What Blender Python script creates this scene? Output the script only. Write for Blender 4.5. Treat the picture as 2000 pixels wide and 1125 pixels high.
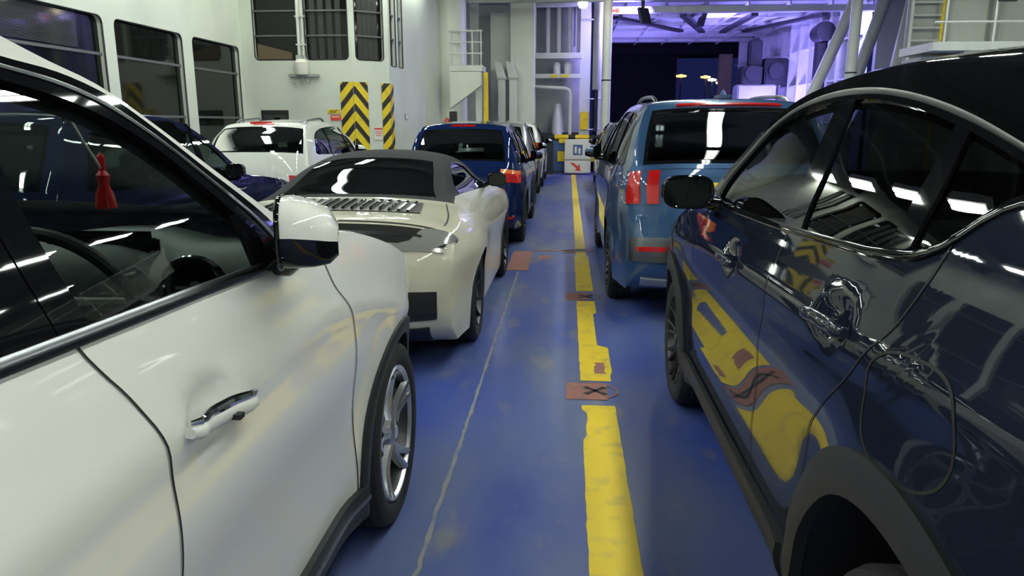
import bpy, bmesh, math, random
from mathutils import Vector, Matrix
random.seed(7)
PI = math.pi
for o in list(bpy.data.objects): bpy.data.objects.remove(o)
S = bpy.context.scene
C = S.collection

# ------------------------------------------------------------------ camera, world, exposure
FPX = 1444.0
cam = bpy.data.cameras.new('camera'); cam.sensor_width = 36; cam.lens = FPX * 36 / 2000; cam.clip_start = .02; cam.clip_end = 2000
co = bpy.data.objects.new('camera', cam); C.objects.link(co); S.camera = co
co.location = (0, 0, 1.6); co.rotation_euler = (math.radians(90 - 12.571), 0, math.radians(4.252))
w = bpy.data.worlds.new('night'); S.world = w; w.use_nodes = True
w.node_tree.nodes['Background'].inputs[0].default_value = (.006, .009, .045, 1)
w.node_tree.nodes['Background'].inputs[1].default_value = 1.0
S.view_settings.view_transform = 'Standard'; S.view_settings.look = 'None'
S.view_settings.gamma = 1; S.view_settings.use_curve_mapping = False
S.view_settings.exposure = 0.36
LAMP_E = 44.0          # strength of the deck lamps' diffusers
def area(name, loc, rot, sx, sy, e, col):
    l = bpy.data.lights.new(name, 'AREA'); l.shape = 'RECTANGLE'; l.size = sx; l.size_y = sy; l.energy = e; l.color = col
    o = bpy.data.objects.new(name, l); C.objects.link(o); o.location = loc; o.rotation_euler = rot; return o
area('bow_light', (8.1, 29.5, 1.5), (0, math.radians(180-32), 0), .9, 1.4, 420, (.27, .22, 1.0))  # added stand-ins for whatever lights the bow violet, positions guessed
area('bow_light', (3.0, 33.0, 1.5), (0, PI, 0), .9, 1.4, 260, (.27, .22, 1.0))
area('bow_light', (4.6, 27.4, 5.0), (0, math.radians(-75), 0), .35, 1.2, 330, (.27, .22, 1.0))
CROT = tuple(Vector((-.66, .68, -.32)).to_track_quat('-Z', 'Y').to_euler())
area('bow_light', (2.2, 23.98, 4.75), CROT, .35, .4, 260, (.35, .3, 1.0))
area('bow_light', (9.0, 24.6, 4.8), (math.radians(25), math.radians(-25), 0), .5, .5, 230, (.3, .27, 1.0))

# ------------------------------------------------------------------ materials
def mat(name, col, rough=.5, metal=0, coat=0, spec=.5, emit=None, es=0, cr=.03):
    m = bpy.data.materials.new(name); m.use_nodes = True; b = m.node_tree.nodes['Principled BSDF']
    b.inputs['Base Color'].default_value = (*col, 1); b.inputs['Roughness'].default_value = rough
    b.inputs['Metallic'].default_value = metal; b.inputs['Coat Weight'].default_value = coat
    b.inputs['Coat Roughness'].default_value = cr; b.inputs['Specular IOR Level'].default_value = spec
    if emit: b.inputs['Emission Color'].default_value = (*emit, 1); b.inputs['Emission Strength'].default_value = es
    return m
def N(m, t, **k):
    n = m.node_tree.nodes.new(t)
    for a, v in k.items():
        if a in ('operation', 'blend_type', 'data_type', 'wave_type', 'bands_direction', 'noise_dimensions', 'feature', 'musgrave_type'): setattr(n, a, v)
    return n
def L(m, a, b): m.node_tree.links.new(a, b)
def noise_col(m, c2, scale=3, lo=.45, hi=.65, detail=6, amt=1.0, stretch=(1, 1, 1), rough=None):
    """mix the base colour with c2 by object-space noise (wear, dirt)"""
    b = m.node_tree.nodes['Principled BSDF']
    tc = N(m, 'ShaderNodeTexCoord'); mp = N(m, 'ShaderNodeMapping'); mp.inputs['Scale'].default_value = stretch
    L(m, tc.outputs['Object'], mp.inputs[0]); no = N(m, 'ShaderNodeTexNoise'); no.inputs['Scale'].default_value = scale
    no.inputs['Detail'].default_value = detail; L(m, mp.outputs[0], no.inputs['Vector'])
    mr = N(m, 'ShaderNodeMapRange'); mr.inputs[1].default_value = lo; mr.inputs[2].default_value = hi; mr.inputs[4].default_value = amt
    L(m, no.outputs[0], mr.inputs[0]); mx = N(m, 'ShaderNodeMix', data_type='RGBA')
    src = b.inputs['Base Color']
    if src.is_linked: L(m, src.links[0].from_socket, mx.inputs[6])
    else: mx.inputs[6].default_value = src.default_value
    mx.inputs[7].default_value = (*c2, 1); L(m, mr.outputs[0], mx.inputs[0]); L(m, mx.outputs[2], src)
    return m
def bump(m, scale=40, st=.2, dist=.01, stretch=(1, 1, 1)):
    b = m.node_tree.nodes['Principled BSDF']; tc = N(m, 'ShaderNodeTexCoord'); mp = N(m, 'ShaderNodeMapping')
    mp.inputs['Scale'].default_value = stretch; L(m, tc.outputs['Object'], mp.inputs[0])
    no = N(m, 'ShaderNodeTexNoise'); no.inputs['Scale'].default_value = scale; no.inputs['Detail'].default_value = 4
    L(m, mp.outputs[0], no.inputs['Vector']); bp = N(m, 'ShaderNodeBump'); bp.inputs['Strength'].default_value = st; bp.inputs['Distance'].default_value = dist
    L(m, no.outputs[0], bp.inputs['Height']); L(m, bp.outputs[0], b.inputs['Normal']); return m
def glass(name, tint, refl=.08, rough=0.0):
    m = bpy.data.materials.new(name); m.use_nodes = True; nt = m.node_tree; nt.nodes.clear()
    o = nt.nodes.new('ShaderNodeOutputMaterial'); t = nt.nodes.new('ShaderNodeBsdfTransparent'); g = nt.nodes.new('ShaderNodeBsdfGlossy')
    t.inputs[0].default_value = (*tint, 1); g.inputs['Roughness'].default_value = rough
    f = nt.nodes.new('ShaderNodeFresnel'); f.inputs[0].default_value = 1.6
    mx = nt.nodes.new('ShaderNodeMixShader'); nt.links.new(f.outputs[0], mx.inputs[0]); nt.links.new(t.outputs[0], mx.inputs[1]); nt.links.new(g.outputs[0], mx.inputs[2])
    nt.links.new(mx.outputs[0], o.inputs[0]); return m
M = {}
M['white_paint'] = noise_col(mat('white_paint', (.80, .79, .745), .4, 0, 1.0, spec=.1), (.74, .70, .64), 3, .6, .8, 5, .4)
M['cream_paint'] = noise_col(mat('cream_paint', (.53, .51, .40), .4, 0, .8, spec=.1, cr=.07), (.40, .37, .28), 3, .5, .72, 5, .6)
M['black_paint'] = mat('dark_navy_paint', (.012, .016, .030), .5, .0, 1.0, spec=0)
M['black_roof'] = mat('black_roof_panel', (.004, .004, .005), .5, 0, 1.0, spec=0)
M['blue_paint'] = mat('steel_blue_paint', (.030, .080, .185), .32, .3, 1.0, spec=.2)
M['navy_paint'] = mat('navy_blue_paint', (.006, .016, .075), .4, .0, 1.0, spec=0)
M['silver_paint'] = mat('silver_paint', (.42, .43, .43), .3, .6, 1.0)
M['grey_paint'] = mat('grey_paint', (.07, .08, .09), .4, .2, 1.0, spec=.2)
M['plain_white_paint'] = mat('plain_white_paint', (.68, .70, .66), .4, 0, 1.0, spec=.1)
M['indigo_paint'] = mat('indigo_paint', (.012, .016, .05), .4, 0, 1.0, spec=0)
M['cladding'] = bump(mat('grey_black_plastic', (.026, .027, .030), .5, spec=.3), 300, .15, .001)
M['gloss_black'] = mat('gloss_black_trim', (.006, .006, .008), .4, 0, .8, spec=0)
M['satin_black'] = mat('satin_black_trim', (.014, .014, .016), .4)
M['seam'] = mat('panel_gap', (.012, .011, .010), .7)
M['chrome'] = mat('chrome_trim', (.75, .77, .80), .12, 1)
M['satin_chrome'] = mat('satin_metal_trim', (.22, .23, .25), .28, 1)
M['frame_grey'] = mat('matt_grey_trim', (.045, .045, .048), .45, 0, spec=.25)
M['tyre'] = bump(mat('tyre_rubber', (.012, .012, .013), .75), 90, .3, .002)
M['alloy'] = mat('silver_alloy', (.55, .57, .60), .28, .9)
M['alloy_dark'] = mat('dark_alloy', (.05, .05, .055), .35, .8)
M['disc'] = mat('brake_steel', (.2, .2, .2), .4, 1)
M['glass_clear'] = glass('clear_car_glass', (.62, .68, .66))
M['glass_tint'] = glass('tinted_car_glass', (.30, .36, .34))
M['glass_dark'] = glass('privacy_car_glass', (.03, .032, .035))
M['inner'] = mat('black_cabin_plastic', (.016, .017, .018), .55)
M['inner_grey'] = bump(mat('grey_cabin_plastic', (.075, .085, .085), .5), 200, .15, .001)
M['seat_cloth'] = mat('dark_seat_cloth', (.03, .032, .036), .8)
M['red_lamp'] = mat('red_lamp_lens', (.50, .006, .006), .15, 0, 1.0)
M['orange_lamp'] = mat('orange_lamp_lens', (.75, .16, .03), .15, 0, 1.0)
M['clear_lamp'] = mat('clear_lamp_lens', (.32, .32, .31), .12, .4, 1.0)
M['smoke_lamp'] = mat('smoked_lamp_lens', (.03, .03, .03), .08, .2, 1.0)
M['red_gloss'] = mat('red_plastic', (.60, .01, .012), .3)
M['soft_top'] = bump(mat('charcoal_soft_top', (.034, .035, .038), .85, spec=.2), 400, .2, .001)
M['plate_yellow'] = mat('yellow_plate', (.80, .60, .02), .4)
M['hull'] = bump(noise_col(mat('white_hull_paint', (.62, .65, .56), .42), (.52, .55, .48), .9, .45, .7, 4, .7), 6, .08, .01)
M['hull_grey'] = noise_col(mat('grey_hull_paint', (.36, .38, .35), .45), (.26, .27, .25), 1.5, .45, .7, 4, .7)
M['steel_white'] = noise_col(mat('white_steelwork', (.60, .62, .58), .4), (.40, .36, .28), 2.5, .55, .8, 5, .6)
M['steel_dark'] = mat('dark_machinery', (.03, .03, .032), .5, .4)
M['yellow'] = noise_col(mat('safety_yellow', (.78, .56, .01), .45), (.45, .32, .03), 8, .55, .75, 5, .6)
M['black'] = mat('safety_black', (.012, .012, .012), .5)
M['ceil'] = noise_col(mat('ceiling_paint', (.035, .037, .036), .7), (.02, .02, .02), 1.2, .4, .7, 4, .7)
M['win_glass'] = mat('dark_window_glass', (.006, .007, .006), .06, 0, 0, .28)
M['gasket'] = mat('window_gasket', (.02, .02, .02), .4)
M['rail_grey'] = mat('window_rail', (.10, .10, .10), .5)
M['curtain'] = mat('dim_curtain', (.035, .036, .033), .8)
M['brown'] = mat('brown_panel', (.12, .085, .045), .7)
M['sign_white'] = mat('sign_white', (.72, .70, .62), .5)
M['sign_blue'] = mat('sign_blue', (.05, .12, .28), .5)
M['sign_red'] = mat('sign_red', (.65, .05, .03), .5)
M['red_primer'] = noise_col(mat('red_primer', (.32, .125, .10), .6), (.20, .12, .11), 14, .45, .65, 6, .8)
M['lamp'] = mat('lamp_diffuser', (.8, .8, .8), .5, emit=(.93, 1.0, .90), es=LAMP_E)
M['lamp_body'] = mat('lamp_housing', (.5, .5, .48), .5)
M['night'] = mat('black_shore', (.002, .002, .002), .9)
M['sodium'] = mat('orange_lamp_glow', (1, .5, .1), emit=(1, .36, .04), es=9)
M['whitelamp'] = mat('white_lamp_glow', (1, .9, .7), emit=(1, .86, .6), es=14)
M['redlamp_lit'] = mat('lit_red_lamp', (1, .1, .05), emit=(1, .03, .03), es=6)
# floor: worn blue deck paint
fm = mat('deck_blue_paint', (.040, .075, .33), .42, 0, .15, cr=.25)
noise_col(fm, (.15, .18, .27), 1.1, .40, .62, 8, .85, (1, .35, 1))
noise_col(fm, (.24, .23, .20), 3.5, .58, .70, 8, .7, (1, .4, 1))
noise_col(fm, (.02, .05, .30), .6, .54, .66, 3, .5)
bump(fm, 18, .25, .004)
M['deck'] = fm
ym = noise_col(mat('yellow_line_paint', (.80, .58, .02), .5), (.42, .34, .12), 9, .52, .74, 8, .7); bump(ym, 60, .4, .003, (1, 3, 1)); M['line'] = ym
M['grey_line'] = noise_col(mat('grey_seam_line', (.24, .25, .25), .6), (.12, .15, .25), 6, .5, .7, 6, .8)

# ------------------------------------------------------------------ object helpers
def link(name, me, m=None, parent=None):
    o = bpy.data.objects.new(name, me); C.objects.link(o)
    if m is not None and hasattr(me, 'materials') and not me.materials: me.materials.append(M[m] if isinstance(m, str) else m)
    if parent is not None: o.parent = parent
    return o
def tag(o, label=None, cat=None, group=None, kind=None):
    if label: o['label'] = label
    if cat: o['category'] = cat
    if group: o['group'] = group
    if kind: o['kind'] = kind
    return o
def empty(name, loc, label=None, cat=None, group=None, rz=0):
    o = bpy.data.objects.new(name, None); C.objects.link(o); o.location = loc; o.rotation_euler = (0, 0, rz); o.empty_display_size = .1
    return tag(o, label, cat, group)
def mesh(name, v, f, smooth=True, ang=40):
    me = bpy.data.meshes.new(name); me.from_pydata([tuple(p) for p in v], [], f); me.validate()
    if smooth: me.shade_smooth(); me.set_sharp_from_angle(angle=math.radians(ang))
    return me
class MB:
    """collects simple solids into one mesh"""
    def __init__(s): s.v = []; s.f = []
    def add(s, v, f):
        k = len(s.v); s.v += [tuple(p) for p in v]; s.f += [tuple(i + k for i in q) for q in f]; return s
    def box(s, a, b, rot=None, piv=None):
        (x0, y0, z0), (x1, y1, z1) = a, b
        v = [Vector(p) for p in ((x0,y0,z0),(x1,y0,z0),(x1,y1,z0),(x0,y1,z0),(x0,y0,z1),(x1,y0,z1),(x1,y1,z1),(x0,y1,z1))]
        if rot is not None:
            pv = Vector(piv) if piv else Vector(((x0+x1)/2,(y0+y1)/2,(z0+z1)/2)); v = [rot @ (p - pv) + pv for p in v]
        return s.add(v, [(0,3,2,1),(4,5,6,7),(0,1,5,4),(1,2,6,5),(2,3,7,6),(3,0,4,7)])
    def tube(s, pts, r, n=10, cap=True):
        pts = [Vector(p) for p in pts]; rs = r if isinstance(r, (list, tuple)) else [r] * len(pts); V = []; F = []
        t0 = (pts[1] - pts[0]).normalized(); u = t0.orthogonal().normalized()
        for i, p in enumerate(pts):
            t = ((pts[min(i+1, len(pts)-1)] - pts[max(i-1, 0)])).normalized(); u = (u - t * u.dot(t)).normalized(); w_ = t.cross(u)
            V += [p + (u * math.cos(2*PI*k/n) + w_ * math.sin(2*PI*k/n)) * rs[i] for k in range(n)]
        for i in range(len(pts) - 1):
            for k in range(n): a = i*n+k; b = i*n+(k+1) % n; F.append((a, b, b+n, a+n))
        if cap: F += [tuple(reversed(range(n))), tuple(range((len(pts)-1)*n, len(pts)*n))]
        return s.add(V, F)
    def lathe(s, prof, n=40, ax='x', c=(0,0,0), sc=1, closed=False):
        V = []; F = []; c = Vector(c)
        for (r, h) in prof:
            for k in range(n):
                a = 2*PI*k/n; p = {'x': (h, r*math.cos(a), r*math.sin(a)), 'z': (r*math.cos(a), r*math.sin(a), h), 'y': (r*math.sin(a), h, r*math.cos(a))}[ax]
                V.append(c + Vector(p))
        m_ = len(prof)
        for i in range(m_ if closed else m_ - 1):
            for k in range(n): F.append((i*n+k, i*n+(k+1) % n, ((i+1) % m_)*n+(k+1) % n, ((i+1) % m_)*n+k))
        return s.add(V, F)
    def prism(s, poly, fn0, fn1):
        n = len(poly); v = [fn0(*p) for p in poly] + [fn1(*p) for p in poly]
        return s.add(v, [tuple(range(n)), tuple(reversed(range(n, 2*n)))] + [(i, n+i, n+(i+1) % n, (i+1) % n) for i in range(n)])
    def build(s, name, m, parent=None, smooth=False, bev=0, ang=35):
        me = mesh(name, s.v, s.f, smooth, ang)
        if bev or not smooth:
            bm = bmesh.new(); bm.from_mesh(me); bmesh.ops.recalc_face_normals(bm, faces=bm.faces)
            if bev:
                es = [e for e in bm.edges if e.is_manifold and e.calc_face_angle(0) > .5]
                bmesh.ops.bevel(bm, geom=es, offset=bev, segments=2, affect='EDGES', clamp_overlap=True)
            bm.to_mesh(me); bm.free()
            if bev: me.shade_smooth(); me.set_sharp_from_angle(angle=math.radians(35))
        return link(name, me, m, parent)
def plate(name, outer, holes, fn, thick, m, parent=None):
    """flat plate with holes: 2D outline -> 3D through fn(u, v, depth)"""
    bm = bmesh.new(); es = []
    for loop in [outer] + holes:
        vs = [bm.verts.new((p[0], p[1], 0)) for p in loop]
        es += [bm.edges.new((vs[i], vs[(i+1) % len(vs)])) for i in range(len(vs))]
    bmesh.ops.triangle_fill(bm, use_beauty=True, edges=es)
    top = [f for f in bm.faces]; r = bmesh.ops.extrude_face_region(bm, geom=top)
    for g in r['geom']:
        if isinstance(g, bmesh.types.BMVert): g.co.z = thick
    for v in bm.verts: v.co = Vector(fn(v.co.x, v.co.y, v.co.z))
    bmesh.ops.recalc_face_normals(bm, faces=bm.faces)
    me = bpy.data.meshes.new(name); bm.to_mesh(me); bm.free(); return link(name, me, m, parent)
def rrect(x0, y0, x1, y1, r=.12, n=5):
    P = []
    for cx, cy, a0 in ((x1-r, y1-r, 0), (x0+r, y1-r, 90), (x0+r, y0+r, 180), (x1-r, y0+r, 270)):
        for k in range(n+1): a = math.radians(a0 + 90*k/n); P.append((cx + r*math.cos(a), cy + r*math.sin(a)))
    return P
def text(s, loc, rot, size, m, parent=None, name='lettering', ext=.001):
    cu = bpy.data.curves.new(name, 'FONT'); cu.body = s; cu.size = size; cu.extrude = ext; cu.align_x = 'CENTER'; cu.align_y = 'CENTER'
    t = bpy.data.objects.new(name, cu); C.objects.link(t); bpy.context.view_layer.update(); me = bpy.data.meshes.new_from_object(t)
    bpy.data.objects.remove(t); o = link(name, me, m, parent); o.location = loc; o.rotation_euler = rot; return o

# ------------------------------------------------------------------ curve maths
def lerp(a, b, t): return a + (b - a) * t
def interp(x, P):
    if x <= P[0][0]: return P[0][1]
    for (a, b), (c, d) in zip(P, P[1:]):
        if x <= c: return b + (d - b) * (x - a) / (c - a) if c > a else d
    return P[-1][1]
def sinterp(x, P):
    """monotone cubic interpolation of a table"""
    n = len(P)
    if x <= P[0][0]: return P[0][1]
    if x >= P[-1][0]: return P[-1][1]
    d = [(P[i+1][1]-P[i][1])/(P[i+1][0]-P[i][0]) for i in range(n-1)]
    m = [d[0]] + [0 if d[i-1]*d[i] <= 0 else 2*d[i-1]*d[i]/(d[i-1]+d[i]) for i in range(1, n-1)] + [d[-1]]
    for i in range(n-1):
        if x <= P[i+1][0]:
            h = P[i+1][0]-P[i][0]; t = (x-P[i][0])/h
            return (2*t**3-3*t*t+1)*P[i][1] + (t**3-2*t*t+t)*h*m[i] + (-2*t**3+3*t*t)*P[i+1][1] + (t**3-t*t)*h*m[i+1]
def spline(P, step=.03):
    """centripetal Catmull-Rom through tuples; returns samples and the sample index of every key"""
    P = [Vector(p) for p in P]; out = []; keys = []
    for i in range(len(P) - 1):
        p1, p2 = P[i], P[i+1]; p0 = P[i-1] if i else p1*2 - p2; p3 = P[i+2] if i+2 < len(P) else p2*2 - p1
        d = lambda a, b: max(1e-4, (Vector(a[:2]) - Vector(b[:2])).length) ** .5
        t0 = 0; t1 = t0 + d(p0, p1); t2 = t1 + d(p1, p2); t3 = t2 + d(p2, p3)
        n = max(2, int((Vector(p2[:2]) - Vector(p1[:2])).length / step)); keys.append(len(out))
        for k in range(n):
            t = t1 + (t2 - t1) * k / n
            a1 = p0*((t1-t)/(t1-t0)) + p1*((t-t0)/(t1-t0)); a2 = p1*((t2-t)/(t2-t1)) + p2*((t-t1)/(t2-t1)); a3 = p2*((t3-t)/(t3-t2)) + p3*((t-t2)/(t3-t2))
            b1 = a1*((t2-t)/(t2-t0)) + a2*((t-t0)/(t2-t0)); b2 = a2*((t3-t)/(t3-t1)) + a3*((t-t1)/(t3-t1))
            out.append(b1*((t2-t)/(t2-t1)) + b2*((t-t1)/(t2-t1)))
    keys.append(len(out)); out.append(P[-1]); return out, keys
def resample(P, n):
    P = [Vector(p) for p in P]; d = [0]
    for a, b in zip(P, P[1:]): d.append(d[-1] + (b-a).length)
    out = []; k = 0
    for i in range(n):
        t = d[-1]*i/(n-1)
        while k < len(P)-2 and d[k+1] < t: k += 1
        s = (t-d[k])/max(1e-9, d[k+1]-d[k]); out.append(P[k].lerp(P[k+1], min(1, max(0, s))))
    return out
def offset_curve(P, o):
    """shift a 2D curve sideways (left of its direction)"""
    P = [Vector(p) for p in P]; out = []
    for i, p in enumerate(P):
        t = (P[min(i+1, len(P)-1)] - P[max(i-1, 0)]).normalized(); out.append(p + Vector((-t.y, t.x))*o)
    return out
def nrm(fn, a, b, e=.004):
    p = Vector(fn(a+e, b)) - Vector(fn(a-e, b)); q = Vector(fn(a, b+e)) - Vector(fn(a, b-e)); n = p.cross(q)
    return n.normalized() if n.length > 1e-12 else Vector((0, 0, 1))
def strip(fn, A, B, off, sgn=1, rows=1, fl=.012, n=None, round_=0):
    """band on surface fn between parameter curves A and B, raised by off along the normal, its edges turned back in"""
    if n: A = resample(A, n); B = resample(B, n)
    R = [j/rows for j in range(rows+1)]; V = []; F = []; n = len(A)
    for i in range(n):
        a, b = Vector(A[i]), Vector(B[i]); line = []
        for j, t in enumerate(R):
            p = a.lerp(b, t); q = Vector(fn(p.x, p.y)); nn = nrm(fn, p.x, p.y)*sgn; o = off + round_*(1-(2*t-1)**2)
            if fl and j == 0: line.append(q + nn*(off-fl))
            line.append(q + nn*o)
            if fl and j == rows: line.append(q + nn*(off-fl))
        V += line
    w_ = len(V)//n
    for i in range(n-1):
        for j in range(w_-1): F.append((i*w_+j, i*w_+j+1, (i+1)*w_+j+1, (i+1)*w_+j))
    if fl: F += [tuple(range(w_)), tuple((n-1)*w_+j for j in range(w_))]
    return V, F

# ------------------------------------------------------------------ the car builder
# local axes of a car: y forward from the rear bumper, x to its right, z up from the ground
class Car:
    def __init__(s, name, loc, prof, sil, L_, taper=(.16, .16), bumps=(), step=.03, **lab):
        s.root = empty(name, loc, **lab); s.prof = prof; s.L = L_; s.taper = taper; s.bumps = bumps
        s.sil, s.keys = spline(sil, step)            # (y, z, bulge, n, m)
        s.ns = len(s.sil); s.rear = min(range(s.ns), key=lambda i: s.sil[i].x); s.front = max(range(s.ns), key=lambda i: s.sil[i].x)
        s.nv = []
        for i in range(s.ns):
            a = max(0, i-3); b = min(s.ns-1, i+3); t = Vector(s.sil[b][:2]) - Vector(s.sil[a][:2]); t.normalize(); s.nv.append(Vector((-t.y, t.x)))
        s.up = [(p[0], p[1]) for p in s.sil[s.rear:s.front+1]]
        for i in range(1, len(s.up)):
            if s.up[i][0] <= s.up[i-1][0]: s.up[i] = (s.up[i-1][0]+1e-4, s.up[i][1])
        s.lowr = sorted((p[0], p[1]) for p in s.sil[:s.rear+1]); s.lowf = sorted((p[0], p[1]) for p in s.sil[s.front:])
    def W(s, y, z):
        t = (y - s.L/2)/(s.L/2); tp = s.taper[0] if t < 0 else s.taper[1]
        x = sinterp(z, s.prof) * (1 - tp*min(1.3, abs(t))**7)
        for b in s.bumps: x += b(y, z)
        return x
    def side(s, sg): return lambda y, z: (sg*s.W(y, z), y, z)
    def T(s, u, j):
        """top skin: u = position along the silhouette in samples, j across -1..1"""
        u = min(max(u, 0), s.ns-1); i = min(int(u), s.ns-2); f = u - i; p = s.sil[i].lerp(s.sil[i+1], f); n = s.nv[i].lerp(s.nv[i+1], f)
        g = p[2] * max(0, 1-min(1, abs(j))**p[3])**p[4]
        return (j*s.W(p[0], p[1]), p[0]+n.x*g, p[1]+n.y*g)
    def uz(s, z, rear=True):
        R = range(0, s.ns-1) if rear else range(s.ns-2, -1, -1)
        for i in R:
            a, b = s.sil[i].y, s.sil[i+1].y
            if min(a, b) <= z <= max(a, b): return i + (z-a)/(b-a) if b != a else i
        return 0
    def uy(s, y):
        for i in range(s.rear, s.front):
            if s.sil[i].x <= y <= s.sil[i+1].x: return i + (y-s.sil[i].x)/max(1e-6, s.sil[i+1].x-s.sil[i].x)
        return s.front
    def rx(s, x, z):
        """rear-face parameters of the point at sideways x and height z"""
        u = s.uz(z); p = s.sil[int(u)]; return (u, x/s.W(p[0], p[1]))
    def skin(s, name, u0, u1, m, j0=-1, j1=1, nj=24, off=0, parent=None):
        us = sorted(set([u0, u1] + [k for k in range(int(math.ceil(u0)), int(u1)+1)]))
        js = [math.sin(PI/2*t) if abs(j0) == 1 and abs(j1) == 1 else t for t in [lerp(-1, 1, k/nj) for k in range(nj+1)]] if (j0 == -1 and j1 == 1) else [lerp(j0, j1, k/nj) for k in range(nj+1)]
        V = []; F = []
        for u in us:
            for j in js:
                p = Vector(s.T(u, j))
                if off: p += nrm(lambda a, b: s.T(a*25, b), u/25, j*.98) * off
                V.append(p)
        w_ = len(js)
        for a in range(len(us)-1):
            for b in range(w_-1): F.append((a*w_+b, (a+1)*w_+b, (a+1)*w_+b+1, a*w_+b+1))
        return link(name, mesh(name, V, F, True, 50), m, parent or s.root)
    def panel(s, name, sg, c0, c1, top, bot, m, ny=40, nz=16, extra=(), parent=None, off=0):
        """side panel between two edge curves y(z), from bot(y) up to top(y)"""
        f0 = c0 if callable(c0) else (lambda z: c0); f1 = c1 if callable(c1) else (lambda z: c1)
        b0 = min(bot(f0(.8)+1e-3*0), .30) if bot.__name__ == 'f' else None; a, b = f0(.8), f1(.8); ss = sorted(set([k/ny for k in range(ny+1)] + [(e-a)/(b-a) for e in extra if a < e < b]))
        ss = [t for i, t in enumerate(ss) if i == 0 or t - ss[i-1] > 1e-5]; V = []; F = []; zs = []
        for t in ss:
            for k in range(nz+1):
                q = k/nz; y = lerp(a, b, t); z = .8
                for _ in range(6): z = lerp(bot(y), top(y), q) if b0 is None else max(bot(y), lerp(bot.base(y), top(y), q)); y = lerp(f0(z), f1(z), t)
                V.append((sg*(s.W(y, z)+off), y, z))
        w_ = nz+1
        for i in range(len(ss)-1):
            for k in range(nz):
                q = (i*w_+k, i*w_+k+1, (i+1)*w_+k+1, (i+1)*w_+k)
                if abs(V[q[0]][2]-V[q[1]][2]) < 1e-6 and abs(V[q[2]][2]-V[q[3]][2]) < 1e-6: continue
                F.append(q if sg < 0 else q[::-1])
        return link(name, mesh(name, V, F, True, 50), m, parent or s.root)
    def sstrip(s, name, sg, A, B, off, m, rows=1, fl=.012, n=None, parent=None, round_=0, ang=40):
        V, F = strip(s.side(sg), A, B, off, -1*sg*-1 if False else sg, rows, fl, n, round_)
        return link(name, mesh(name, V, F, True, ang), m, parent or s.root)
    def tstrip(s, name, A, B, off, m, rows=1, fl=.012, n=None, parent=None, round_=0):
        V, F = strip(lambda a, b: s.T(a*25, b), [(p[0]/25, p[1]) for p in A], [(p[0]/25, p[1]) for p in B], off, -1, rows, fl, n, round_)
        return link(name, mesh(name, V, F, True, 40), m, parent or s.root)
    def rpatch(s, name, x0, x1, z0, z1, off, m, rows=4, n=14, parent=None, fl=.02, skew=0):
        A = [s.rx(lerp(x0, x1, k/(n-1)), z0) for k in range(n)]; B = [s.rx(lerp(x0, x1, k/(n-1))+skew, z1) for k in range(n)]
        return s.tstrip(name, A, B, off, m, rows, fl, None, parent)

_wheels = {}
def wheel_mesh(r, wd, style):
    k = (round(r, 3), wd, style)
    if k in _wheels: return _wheels[k]
    ri = r*.73; h = wd/2; t = MB()
    prof = [(ri-.004, -h*.8), (ri+.02, -h*.96), (r*.9, -h), (r*.965, -h*.9), (r, -h*.68)]
    for g in (-.45, -.15, .15, .45): prof += [(r, h*(g-.06)), (r-.008, h*(g-.05)), (r-.008, h*(g+.05)), (r, h*(g+.06))]
    prof += [(r, h*.68), (r*.965, h*.9), (r*.9, h), (ri+.02, h*.96), (ri-.004, h*.8)]
    t.lathe(prof, 64, 'x')
    rm = MB(); rm.lathe([(ri+.004, h*.86), (ri-.002, h*.93), (ri-.012, h*.92), (ri-.018, h*.80)], 64, 'x')
    bl_ = MB(); bl_.lathe([(ri-.016, h*.82), (ri-.03, h*.5), (ri-.035, -h*.8), (.05, -h*.8)], 48, 'x')
    n = {'five': 5, 'ten': 10, 'multi': 9}[style]
    for i in range(n):
        a = 2*PI*i/n + .3
        for sp in ((-.11, .11) if style != 'ten' else (0,)):
            P = []
            for q in range(8):
                f = q/7; rr = lerp(.055, ri-.012, f); an = a + sp*(.35+.9*f) + (.10*f*f if style == 'five' else 0); wdt = lerp(.022, .017, f) if style == 'five' else .012
                x = h*lerp(.74, .90, f**.7) - .018*math.sin(PI*f); P.append((rr, an, wdt, x))
            V = []; F = []
            for rr, an, wdt, x in P:
                cy, cz = math.cos(an), math.sin(an); ty, tz = -cz, cy
                for (o, dx) in ((-1, -.022), (-.8, .004), (0, .010), (.8, .004), (1, -.022)): V.append((x+dx, rr*cy+ty*wdt*o, rr*cz+tz*wdt*o))
            for q in range(7):
                for e in range(4): F.append((q*5+e, q*5+e+1, q*5+e+6, q*5+e+5))
            rm.add(V, F)
    rm.lathe([(.0001, h*.88), (.028, h*.88), (.032, h*.84), (.06, h*.76), (.065, h*.5)], 32, 'x')
    d = MB(); d.lathe([(.05, h*.2), (ri*.78, h*.2), (ri*.78, h*.05), (.05, h*.05)], 48, 'x')
    d.box((h*.0, -.05, ri*.5), (h*.45, .09, ri*.86))
    _wheels[k] = (mesh('tyre', t.v, t.f, True, 35), mesh('rim', rm.v, rm.f, True, 35), mesh('brake_disc', d.v, d.f, True, 35), mesh('rim_barrel', bl_.v, bl_.f, True, 35))
    return _wheels[k]
def wheels(car, r, tx, ya, style='five', wd=.22, rim='alloy'):
    for y in ya:
        for sg in (1, -1):
            a, b, c, e_ = wheel_mesh(r, wd, style)
            wo = link('wheel', a, 'tyre', car.root); wo.location = (sg*(tx - wd/2), y, r); wo.rotation_euler = (0, 0, 0 if sg > 0 else PI)
            for nm, me, m in (('rim', b, rim), ('brake_disc', c, 'disc'), ('rim_barrel', e_, 'alloy_dark')): link(nm, me, m, wo)
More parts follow.
